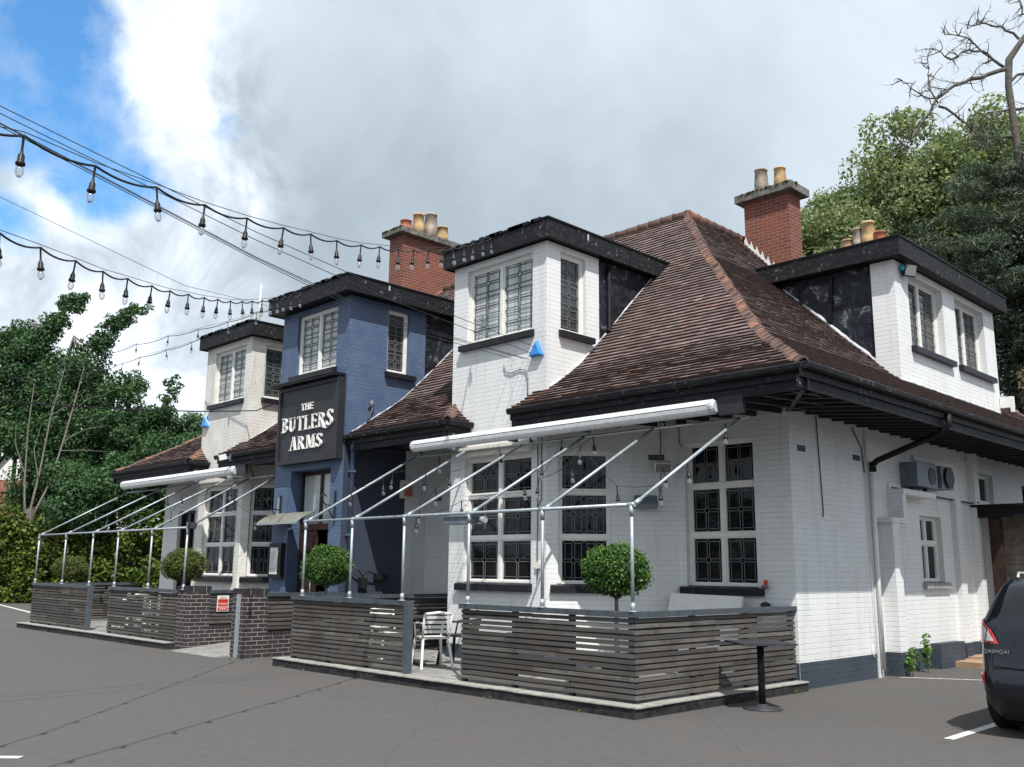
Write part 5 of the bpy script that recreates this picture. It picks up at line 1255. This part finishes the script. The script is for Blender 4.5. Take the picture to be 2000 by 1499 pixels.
br.build('dead_branch', 'bark_dead', T, uv=False)
cs = []; rs = []
for _ in range(70):
    s = g.normal() * 1.3; z = 8.5 + 3.6 * g.random(); cs.append(tuple(Pz(s * (1.3 - (z - 8.5) / 5), z) + Vector(g.normal(size=3)) * .4)); rs.append((.6, .6, .22))
mb = MB(); leaves(mb, cs, rs, 22000, .14, seed=9, shell=.3, aspect=1.3, wid=.2); mb.build('crown', 'leaf_conifer', T, uv=False)

mb = MB(); g = np.random.default_rng(31); cs = []; rs = []  # unseen tree line, added to darken the sky mirrored in the panes
for k in range(150):
    a = g.random(); q = Vector((-45 + 100 * a, -44 - 8 * math.sin(a * 3), 0)); hh = 7 + 3 * math.sin(a * 17) + 2 * math.sin(a * 41); z = hh * g.random(); cs.append((q.x, q.y, z)); rs.append((3.2, 2.2, 2.2))
leaves(mb, cs, rs, 15000, .95, seed=12, shell=.3); tag(mb.build('added_woodland', 'leaf_dark', uv=False), 'added line of leafy woodland, unseen behind the viewpoint, darkening the window reflections', 'woodland', kind='stuff')
# side yard: timber clad shed wall and red lamp beyond the porch
T = thing('timber_shed', (.6, 8.2, 0), 'weathered overlapping board shed wall behind the parked car', 'shed')
mb = MB()
for k in range(14): z = .1 + .19 * k; mb.hexa([(.13, 8.0, z), (4.2, 8.0, z), (4.2, 8.03, z), (.13, 8.03, z), (.13, 8.04, z + .2), (4.2, 8.04, z + .2), (4.2, 8.06, z + .2), (.13, 8.06, z + .2)])
mb.build('board_wall', 'wood_shed', T); mb = MB(); mb.box(.11, 7.9, 2.75, 4.3, 10, 2.82); mb.box(.2, 8.1, 0, 4.1, 9.9, 2.7); mb.build('roof', 'black_plain', T)
mb = MB(); mb.tube([(.75, 7.95, 1.0), (.72, 7.9, 1.6), (.85, 7.9, 2.1), (1.1, 7.9, 2.4)], .02, 6); mb.tube([(.95, 7.93, .8), (1.0, 7.9, 1.5), (.9, 7.9, 1.9)], .015, 6); tag(mb.build('hose', 'black_plastic'), 'black hose hanging on the timber shed wall', 'hose')

# ------------------------------------------------------------------ parked car (rear quarter in view)
CAR = thing('parked_car', (0, 0, 0), 'dark SUV parked at the right edge, rear corner with red tail lamp showing', 'car')
LV = [(.20, .80, -2.02, 2.05), (.30, .855, -2.12, 2.12), (.45, .885, -2.16, 2.16), (.60, .895, -2.165, 2.15), (.66, .895, -2.12, 2.13), (.80, .90, -2.09, 2.08), (1.0, .885, -2.06, 1.9), (1.12, .865, -2.03, 1.1), (1.16, .845, -2.0, .98), (1.34, .775, -1.86, .45), (1.48, .71, -1.72, .15), (1.55, .65, -1.6, -.05), (1.60, .53, -1.4, -.3), (1.615, .3, -1.0, -.5)]
NA = 64
def outl(lv, k, off=0.0, e=.25):
    z, w, y0, y1 = lv; a = 2 * math.pi * k / NA; c, s = math.cos(a), math.sin(a)
    yc, L = (y0 + y1) / 2, (y1 - y0) / 2
    return Vector(((w + off) * math.copysign(abs(c) ** e, c), yc + (L + off) * math.copysign(abs(s) ** e, s), z))
mb = MB(); V = [[outl(l, k) for k in range(NA)] for l in LV]
base = len(mb.v)
for row in V: mb.v.extend(tuple(p) for p in row)
gl = []
for i in range(len(LV) - 1):
    for k in range(NA):
        a = base + i * NA + k; b = base + i * NA + (k + 1) % NA
        ang = 360 * (k + .5) / NA; c = (V[i][k] + V[i][(k + 1) % NA]) / 2
        m = 0
        if 8 <= i <= 9:
            if abs(c.x) < .70 and c.y < 0: m = 1
            if abs(c.x) > .70 and c.y > -1.45 and c.y < .55 and not -.35 < c.y < -.22: m = 1
            if abs(c.x) < .70 and c.y > 0: m = 1
        if i <= 3: m = 2 if i < 2 else 0
        mb.f.append((a, b, b + NA, a + NA)); mb.m.append(m); mb.r.append(.5); mb.s.append(True)
mb.f.append(tuple(base + (len(LV) - 1) * NA + k for k in range(NA))); mb.m.append(0); mb.r.append(.5); mb.s.append(True)
body = mb.build('body', ['car_paint', 'car_glass', 'black_plastic'], CAR)
def lev(z):
    for a, b in zip(LV, LV[1:]):
        if a[0] <= z <= b[0]:
            t = (z - a[0]) / (b[0] - a[0]); return tuple(a[i] + (b[i] - a[i]) * t for i in range(4))
def patch(name, poly, off, mat, n=10):
    """patch in (arc x, z) laid on the rear skin: x measured from centre, wraps round the corner"""
    # rear outline as arc length from the centre line towards -x
    mb = MB(); zs = sorted({z for _, z in poly}); z0, z1 = zs[0], zs[-1]; rows = []
    for j in range(n + 1):
        z = z0 + (z1 - z0) * j / n; xs = []
        for (xa, za), (xb, zb) in zip(poly, poly[1:] + poly[:1]):
            if min(za, zb) <= z <= max(za, zb) and za != zb: xs.append(xa + (xb - xa) * (z - za) / (zb - za))
        xs = [min(xs), max(xs)] if xs else [0, 0]
        l = lev(z); arc = []; K = 400
        for k in range(K + 1):
            a = math.pi * 1.5 - math.pi / 2 * k / K; c, s = math.cos(a), math.sin(a); yc, L = (l[2] + l[3]) / 2, (l[3] - l[2]) / 2
            arc.append(Vector(((l[1] + off) * math.copysign(abs(c) ** .25, c), yc + (L + off) * math.copysign(abs(s) ** .25, s), z)))
        S = [0]
        for p, q in zip(arc, arc[1:]): S.append(S[-1] + (q - p).length)
        def atx(x):
            for i in range(len(S) - 1):
                if S[i] <= x <= S[i + 1]: t = (x - S[i]) / max(1e-9, S[i + 1] - S[i]); return arc[i].lerp(arc[i + 1], t)
            return arc[-1]
        rows.append([atx(xs[0] + (xs[1] - xs[0]) * k / n) for k in range(n + 1)])
    for j in range(n):
        for k in range(n): mb.face([rows[j][k], rows[j][k + 1], rows[j + 1][k + 1], rows[j + 1][k]], 0, .5, True)
    return mb, mat, name
def both(name, poly, off, mat, parent):
    mb, mat, name = patch(name, poly, off, mat); o = mb.build(name, mat, parent)
    m2 = MB(); 
    for f, r in zip(mb.f, mb.r): m2.face([(-mb.v[i][0], mb.v[i][1], mb.v[i][2]) for i in reversed(f)], 0, r, True)
    o2 = m2.build(name, mat, parent); return o, o2
a, b = both('tail_light', [(.60, .90), (.96, .885), (1.10, .92), (1.12, 1.10), (1.02, 1.16), (.84, 1.15), (.68, 1.04)], .012, 'lamp_red', CAR)
for par, sg in ((a, 1), (b, -1)):
    mb, _, _ = patch('x', [(.64, .925), (.78, .92), (.86, 1.07), (.82, 1.10), (.72, 1.03)], .018, 'lamp_clear')
    if sg < 0:
        m2 = MB(); [m2.face([(-mb.v[i][0], mb.v[i][1], mb.v[i][2]) for i in reversed(f)], 0, .5, True) for f in mb.f]; mb = m2
    mb.build('reversing_lens', 'lamp_clear', par)
both('reflector', [(.78, .52), (.88, .52), (.88, .62), (.78, .62)], .008, 'lamp_red', CAR)
mb = MB(); mb.tube([(-.32, -2.045, 1.06), (.32, -2.045, 1.06)], .012, 6); mb.build('trim', 'silver', CAR)
for q in ([(-.70, -2.06, 1.12), (-.745, -2.075, .9), (-.74, -2.12, .70), (-.4, -2.128, .685), (.4, -2.128, .685), (.74, -2.12, .70), (.745, -2.075, .9), (.70, -2.06, 1.12)],): mb = MB(); mb.tube(q, .006, 5); mb.build('tailgate_seam', 'tyre', CAR)
mb = MB(); mb.box(-.26, -2.125, .78, .26, -2.10, .90); mb.build('number_plate', 'kerb_tan', CAR)
for sx in (-1, 1):
    for sy in (-1.32, 1.32):
        mb = MB(); mb.tube([(sx * .69, sy, .345), (sx * .71, sy, .345), (sx * .90, sy, .345), (sx * .915, sy, .345)], [.33, .345, .345, .32], 28, 0); w_ = mb.build('wheel', 'tyre', CAR)
        mb = MB(); mb.tube([(sx * .90, sy, .345), (sx * .922, sy, .345)], [.22, .21], 20); mb.build('rim', 'silver', w_)
mb = MB(); mb.box(-.66, -1.9, .16, .66, 1.9, .28); mb.build('underbody', 'black_plastic', CAR)
for sx in (-1, 1):
    mb = MB(); mb.tube([(sx * .60, -1.3, 1.565), (sx * .62, -1.2, 1.62), (sx * .62, .2, 1.60), (sx * .58, .3, 1.55)], .016, 8); mb.build('roof_rail', 'silver', CAR)
    mb = MB(); mb.box(sx * .86, .55, 1.0, sx * 1.02, .72, 1.15); mb.build('wing_mirror', 'car_paint', CAR)
# maker's lettering on the tailgate (as on the real car)
tc = bpy.data.curves.new('badge', 'FONT'); tc.body = 'QASHQAI'; tc.size = .052; tc.extrude = .004; tc.align_x = 'LEFT'; tc.space_character = 1.15
tmp = bpy.data.objects.new('badge', tc); COL.objects.link(tmp); bpy.context.view_layer.update()
me = bpy.data.meshes.new_from_object(tmp.evaluated_get(bpy.context.evaluated_depsgraph_get())); COL.objects.unlink(tmp); bpy.data.objects.remove(tmp)
me.materials.clear(); me.materials.append(MATS['silver']); bo = bpy.data.objects.new('badge', me); COL.objects.link(bo); bo.parent = CAR; bo.location = (-.76, -2.10, .82); bo.rotation_euler = (R(90), 0, 0)
CAR.location = (3.87, .12, 0); CAR.rotation_euler = (0, 0, R(1))

# ------------------------------------------------------------------ festoon lights and overhead wires
def bulb_mesh(sc=1.0):
    c = MB(); c.lathe((0, 0, 0), [(.007, -.075), (.008, -.06), (.020, -.135), (.021, -.17), (.028, -.176), (.028, -.195), (.018, -.2)][0:0] or [(.016, -.205), (.030, -.200), (.030, -.182), (.023, -.175), (.021, -.135), (.012, -.12), (.008, -.10), (.008, -.015), (.014, 0)], 10, 0)
    g_ = MB(); g_.lathe((0, 0, 0), [(.0006, -.285), (.014, -.280), (.024, -.262), (.028, -.242), (.024, -.222), (.015, -.205)], 10, 0)
    return c, g_
def festoon(name, pts, label, group='festoon light strings', sag=.06, r=.009, skip=(0,), thin=True):
    T = thing(name, pts[0], label, 'string lights', group)
    mb = MB(); path = []
    for a, b in zip(pts, pts[1:]):
        a, b = Vector(a), Vector(b)
        for k in range(8): t = k / 8; path.append(a.lerp(b, t) - Z_ * (sag * (b - a).length * 4 * t * (1 - t)))
    path.append(Vector(pts[-1])); mb.tube(path, r, 6)
    mb.build('cable', 'black_plastic', T)
    if thin: mb = MB(); mb.tube([Vector(p) + Z_ * .025 for p in pts], .0035, 5); mb.build('support_wire', 'lead_dark', T)
    first = None
    for i, p in enumerate(pts):
        if i in skip: continue
        if first is None:
            c, g_ = bulb_mesh(); o = c.build('lamp_holder', 'black_plastic'); b = g_.build('bulb', 'bulb_glass', o); o.parent = T; first = o
        else:
            o = first.copy(); COL.objects.link(o); b = children(first)[0].copy(); COL.objects.link(b); b.parent = o
        o.location = Vector(p) - T.location; o.rotation_euler = (random.uniform(-.12, .12), random.uniform(-.12, .12), 0)
A = [(0.84, -11.08, 4.17), (0.64, -10.72, 4.29), (0.31, -10.15, 4.37), (-0.03, -9.56, 4.49), (-0.36, -9.0, 4.6), (-0.69, -8.43, 4.73), (-1.0, -7.87, 4.87), (-1.29, -7.38, 5.01), (-1.59, -6.86, 5.15), (-1.91, -6.31, 5.32), (-2.17, -5.85, 5.48), (-2.46, -5.34, 5.65), (-2.73, -4.88, 5.82), (-3.01, -4.4, 6.02), (-3.31, -3.86, 6.23), (-3.52, -3.51, 6.4), (-3.78, -3.05, 6.61), (-4.03, -2.62, 6.82), (-4.28, -2.19, 7.04), (-4.5, -1.8, 7.24)]
B_ = [(-0.97, -10.37, 4.14), (-1.44, -9.92, 4.25), (-1.9, -9.47, 4.35), (-2.33, -9.06, 4.44), (-2.77, -8.64, 4.56), (-3.26, -8.17, 4.69), (-3.66, -7.78, 4.8), (-4.12, -7.34, 4.95), (-4.57, -6.91, 5.09), (-5.0, -6.5, 5.24), (-5.41, -6.1, 5.38), (-5.84, -5.69, 5.55), (-6.25, -5.3, 5.72), (-6.67, -4.89, 5.9), (-7.05, -4.53, 6.07), (-7.4, -4.19, 6.23), (-7.8, -3.8, 6.43), (-8.11, -3.5, 6.58), (-8.73, -2.91, 6.87)]
def lead_in(pole, first, n): return [tuple(pole[i] + (first[i] - pole[i]) * k / n - (.25 * math.sin(math.pi * k / n) if i == 2 else 0) for i in range(3)) for k in range(n)]
POLE = (2.95, -14.95, 4.55)
A = lead_in(POLE, A[0], 7) + A; B_ = lead_in(POLE, B_[0], 10) + B_
T = thing('timber_pole', (POLE[0], POLE[1], 0), 'plain timber pole beside the viewpoint carrying the two festoon strings', 'pole'); mb = MB(); mb.tube([(POLE[0], POLE[1], 0), (POLE[0], POLE[1], 4.75)], [.075, .06], 12); mb.build('shaft', 'bark_grey', T)
festoon('festoon_string', A, 'upper festoon string with the largest bulbs, running to the right white tower')
festoon('festoon_string', B_, 'lower festoon string running to the blue tower')
festoon('festoon_string', [(-10.45, -2.42, 7.0), (-11.41, -2.37, 7.1), (-12.97, -2.23, 7.2), (-14.81, -2.06, 7.38), (-16.89, -1.88, 7.6), (-19.49, -1.65, 7.84), (-22.66, -1.37, 8.1), (-27.35, -0.96, 8.5), (-35, -.3, 9.2)], 'far festoon string running from the blue tower towards the left trees', sag=.02)
festoon('festoon_string', [(-15.41, -1.7, 7.3), (-15.84, -1.71, 7.28), (-17.26, -1.74, 7.3), (-18.88, -1.77, 7.34), (-19.97, -1.79, 7.33), (-22.88, -1.85, 7.4), (-30, -2.0, 7.8)], 'short far festoon string leaving the shabby tower roof to the left', sag=.02)
def zig(pts, label): festoon('pergola_lights', pts, label, 'small bulb strings woven through the pipe frames', sag=.04, r=.004, skip=(), thin=False)
zig([(-6.75, -2.9, 2.93), (-6.4, -2.5, 3.12), (-5.86, -2.7, 3.18), (-5.6, -1.9, 3.5), (-5.117, -2.7, 2.6), (-4.73, -2.7, 2.86), (-4.415, -2.7, 3.09), (-4.1, -1.9, 3.5)], 'small bulb string under the left part of the near pipe frame')
zig([(-4.99, -2.7, 3.12), (-5.21, -2.7, 2.44), (-4.109, -2.7, 2.63), (-2.757, -2.7, 2.86), (-2.39, -2.7, 3.13), (-2.2, -1.8, 3.55)], 'small bulb string under the middle of the near pipe frame')
zig([(-2.733, -1.9, 3.55), (-2.46, -2.7, 2.87), (-1.835, -2.7, 3.06), (-1.664, -2.7, 3.30), (-1.033, -2.7, 2.70), (-0.353, -2.7, 2.68), (-.276, -2.7, 2.90), (0.09, -2.7, 2.94), (.15, -1.9, 3.5)], 'small bulb string under the right part of the near pipe frame')
zig([(-18.57, -2.7, 3.0), (-17.73, -2.7, 2.85), (-17.13, -2.7, 3.04), (-15.82, -2.7, 2.83), (-15.65, -2.7, 2.6), (-14.36, -2.7, 3.18), (-14.1, -2.7, 2.8), (-13.63, -2.7, 3.19), (-11.37, -2.7, 3.25), (-11.22, -2.7, 2.97), (-10.3, -2.7, 2.6)], 'small bulb string under the far pipe frame')
WR = [[(-2.57, -10.08, 5.91), (-2.94, -7.11, 5.53), (-3.21, -4.91, 5.34), (-3.63, -1.49, 5.19)], [(-2.58, -10.07, 5.84), (-2.94, -7.1, 5.43), (-3.21, -4.9, 5.22), (-3.74, -1.49, 5.11)], [(-3.11, -9.93, 5.98), (-3.34, -6.87, 5.37), (-3.51, -4.67, 5.05), (-3.86, -1.49, 5.04)],
      [(-2.91, -9.98, 5.88), (-3.3, -6.89, 5.34), (-3.59, -4.6, 5.04), (-3.98, -1.49, 5.07)], [(-3.01, -9.95, 5.9), (-3.47, -6.8, 5.38), (-3.81, -4.44, 5.06), (-4.23, -1.49, 5.1)]]
for pts, lb in zip(WR, ('highest of the thin overhead wires to the right white tower', 'second highest thin overhead wire to the right white tower', 'middle thin overhead wire to the right white tower', 'fourth thin overhead wire to the right white tower', 'lowest thin overhead wire to the right white tower')):
    p0, p1 = Vector(pts[0]), Vector(pts[1]); ex = p0 + (p0 - p1) * 1.5; mb = MB(); mb.tube([ex] + pts, .005, 5)
    tag(mb.build('overhead_wire', 'lead_dark'), lb, 'wire', 'overhead wires')
mb = MB(); mb.tube([(-10.0, -9.7, 8.1), (-10.08, -8.04, 7.74), (-10.17, -6.43, 7.39), (-10.28, -4.58, 6.99), (-10.37, -2.37, 6.56 + .42)], .005, 5); tag(mb.build('overhead_wire', 'lead_dark'), 'single thin wire crossing the clouds down to the blue tower roof', 'wire', 'overhead wires')
mb = MB(); mb.tube([(-9.2, -9.2, 4.12), (-9.45, -7.85, 4.17), (-9.65, -6.76, 4.24), (-9.88, -5.53, 4.36), (-10.14, -4.14, 4.53), (-10.39, -2.8, 4.74), (-10.5, -2.3, 4.98)], .012, 6); tag(mb.build('overhead_cable', 'black_plastic'), 'thicker dark cable in front of the left trees ending at the pub sign', 'cable')

# ------------------------------------------------------------------ sky, sun, camera
SUN = Vector((.54, -.37, 1.0)).normalized()
el = math.asin(SUN.z); az = math.atan2(SUN.x, SUN.y)   # azimuth from +Y towards +X
sd = bpy.data.lights.new('sun', 'SUN'); sd.energy = 4.5; sd.angle = R(.5); sd.color = (1, .965, .91)
so = bpy.data.objects.new('sun', sd); COL.objects.link(so); so.rotation_euler = SUN.to_track_quat('Z', 'Y').to_euler(); so.location = SUN * 60
W = bpy.data.worlds.new('World'); scene.world = W; W.use_nodes = True; wt = W.node_tree; wt.nodes.clear()
def wn(t, **k):
    n = wt.nodes.new(t)
    for a, b in k.items(): setattr(n, a, b)
    return n
wl = wt.links.new
bg = wn('ShaderNodeBackground'); out = wn('ShaderNodeOutputWorld'); wl(bg.outputs[0], out.inputs[0]); bg.inputs[1].default_value = .1
sky = wn('ShaderNodeTexSky', sky_type='NISHITA'); sky.sun_disc = False; sky.sun_elevation = el; sky.sun_rotation = az; sky.air_density = 1.2; sky.dust_density = .4; sky.ozone_density = 2.0
tc = wn('ShaderNodeTexCoord'); D0 = tc.outputs['Generated']
def wm(op, a, b=0.0, cl=False):
    n = wn('ShaderNodeMath', operation=op, use_clamp=cl)
    for i, v in ((0, a), (1, b)):
        if hasattr(v, 'links'): wl(v, n.inputs[i])
        else: n.inputs[i].default_value = v
    return n.outputs[0]
def wno(scale, det, rough, vec=D0, dist=0.0):
    n = wn('ShaderNodeTexNoise'); n.inputs['Scale'].default_value = scale; n.inputs['Detail'].default_value = det; n.inputs['Roughness'].default_value = rough; n.inputs['Distortion'].default_value = dist; wl(vec, n.inputs['Vector']); return n
wob = wno(3.2, 7, .62)
vm = wn('ShaderNodeVectorMath', operation='MULTIPLY_ADD'); wl(wob.outputs['Color'], vm.inputs[0]); vm.inputs[1].default_value = (.16, .16, .16)
vs_ = wn('ShaderNodeVectorMath', operation='SUBTRACT'); wl(D0, vs_.inputs[0]); vs_.inputs[1].default_value = (.08, .08, .08); wl(vs_.outputs[0], vm.inputs[2]); DW = vm.outputs[0]
def blob(d, rad, soft, vec=None):
    """1 inside a cap round direction d, fading over soft"""
    n = wn('ShaderNodeVectorMath', operation='DISTANCE'); wl(vec or DW, n.inputs[0]); n.inputs[1].default_value = d
    m = wn('ShaderNodeMapRange', interpolation_type='SMOOTHSTEP'); wl(n.outputs['Value'], m.inputs[0]); m.inputs[1].default_value = rad + soft; m.inputs[2].default_value = max(rad - soft, 0); return m.outputs[0]
def union(L):
    r = L[0]
    for q in L[1:]: r = wm('MAXIMUM', r, q)
    return r
SKYBLUE = [((-0.8521, 0.2283, 0.4709), 0.058), ((-0.864, 0.2584, 0.4322), 0.0501), ((-0.8515, 0.2189, 0.4765), 0.0501), ((-0.8707, 0.2202, 0.4398), 0.0475), ((-0.8738, 0.2498, 0.4172), 0.0422), ((-0.8766, 0.2757, 0.3943), 0.0527), ((-0.8724, 0.3139, 0.3746), 0.0464), ((-0.8611, 0.3495, 0.3693), 0.0264), ((-0.8894, 0.294, 0.3501), 0.0316), ((-0.8818, 0.245, 0.403), 0.0422), ((-0.8929, 0.2516, 0.3735), 0.0316), ((-0.9241, 0.248, 0.2906), 0.0211), ((-0.811, 0.3996, 0.4274), 0.0074), ((-0.8518, 0.3084, 0.4234), 0.0185), ((-0.9113, 0.1685, 0.3757), 0.0791), ((-0.8743, 0.1702, 0.4547), 0.0844)]
SKYWHITE = [((-0.8025, 0.3323, 0.4955), 0.0609), ((-0.8093, 0.3753, 0.4518), 0.0456), ((-0.856, 0.3515, 0.379), 0.0456), ((-0.8228, 0.2931, 0.4869), 0.0355), ((-0.834, 0.3049, 0.4599), 0.0304), ((-0.8363, 0.3381, 0.4316), 0.0304), ((-0.8343, 0.3815, 0.3981), 0.0355), ((-0.8313, 0.4148, 0.3699), 0.0304), ((-0.9054, 0.2795, 0.3195), 0.0456), ((-0.8797, 0.3462, 0.326), 0.0456), ((-0.8647, 0.3926, 0.3133), 0.0456), ((-0.9125, 0.3272, 0.2456), 0.0609), ((-0.8888, 0.3885, 0.2431), 0.0456), ((-0.9265, 0.2745, 0.2574), 0.0456), ((-0.9107, 0.3665, 0.1906), 0.0507), ((-0.8926, 0.4112, 0.1846), 0.0304), ((-0.8586, 0.4306, 0.278), 0.0203)]
SKYGREY = [((-0.7826, 0.5102, 0.3566), 0.1014), ((-0.7157, 0.5908, 0.3726), 0.1014), ((-0.645, 0.6714, 0.365), 0.0913), ((-0.5597, 0.7353, 0.3823), 0.0609), ((-0.8189, 0.4744, 0.3231), 0.0507), ((-0.7176, 0.5564, 0.4189), 0.0811)]
blue = union([blob(d, r_, .018) for d, r_ in SKYBLUE])
# wisps of thin cloud over the blue
wisp = wno(9, 6, .6); wr = wn('ShaderNodeMapRange'); wl(wisp.outputs['Fac'], wr.inputs[0]); wr.inputs[1].default_value = .42; wr.inputs[2].default_value = .75
blue = wm('MULTIPLY', blue, wm('SUBTRACT', 1.0, wm('MULTIPLY', wr.outputs[0], .6)), True)
white = union([blob(d, r_, .06) for d, r_ in SKYWHITE]); grey = union([blob(d, r_, .16) for d, r_ in SKYGREY])
n2 = wno(2.4, 6, .55).outputs['Fac']; n3 = wno(8, 6, .6, dist=.5).outputs['Fac']
v = wm('ADD', .60, wm('MULTIPLY', wm('SUBTRACT', n2, .5), .30)); v = wm('ADD', v, wm('MULTIPLY', wm('SUBTRACT', n3, .5), .16))
v = wm('SUBTRACT', v, wm('MULTIPLY', grey, .16)); v = wm('ADD', v, wm('MULTIPLY', white, wm('ADD', .15, wm('MULTIPLY', wm('SUBTRACT', n3, .5), 1.7))))
hue = wn('ShaderNodeMix', data_type='RGBA'); wl(wm('MULTIPLY', wm('SUBTRACT', v, .4), 2.6, True), hue.inputs[0]); hue.inputs[6].default_value = (.80, .96, 1.09, 1); hue.inputs[7].default_value = (.92, .99, 1.08, 1)
cl = wn('ShaderNodeVectorMath', operation='SCALE'); wl(hue.outputs[2], cl.inputs[0]); wl(wm('MULTIPLY', v, 11.2), cl.inputs[3])
sk = wn('ShaderNodeVectorMath', operation='MULTIPLY'); wl(sky.outputs[0], sk.inputs[0]); sk.inputs[1].default_value = (.78, 1.38, 1.75)
mx = wn('ShaderNodeMix', data_type='RGBA'); wl(blue, mx.inputs[0]); wl(cl.outputs[0], mx.inputs[6]); wl(sk.outputs[0], mx.inputs[7]); wl(mx.outputs[2], bg.inputs[0])

cam = bpy.data.cameras.new('camera'); co = bpy.data.objects.new('camera', cam); COL.objects.link(co); scene.camera = co
cam.sensor_width = 36; cam.lens = 1833.71 / 2000 * 36; cam.clip_end = 3000; cam.clip_start = .05
yaw, pit, rol = R(45.39), R(11.21), R(.6)
F = Vector((-math.sin(yaw) * math.cos(pit), math.cos(yaw) * math.cos(pit), math.sin(pit))); Rr = Vector((math.cos(yaw), math.sin(yaw), 0)); U = Rr.cross(F)
Rr, U = math.cos(rol) * Rr + math.sin(rol) * U, -math.sin(rol) * Rr + math.cos(rol) * U
M = Matrix((Rr, U, -F)).transposed().to_4x4(); M.translation = Vector((6.82, -12.41, 1.6)); co.matrix_world = M
vs = scene.view_settings; vs.view_transform = 'Standard'; vs.look = 'None'; vs.exposure = 0.38; vs.gamma = 1.0; vs.use_curve_mapping = False
scene.cycles.max_bounces = 6; scene.cycles.transparent_max_bounces = 12
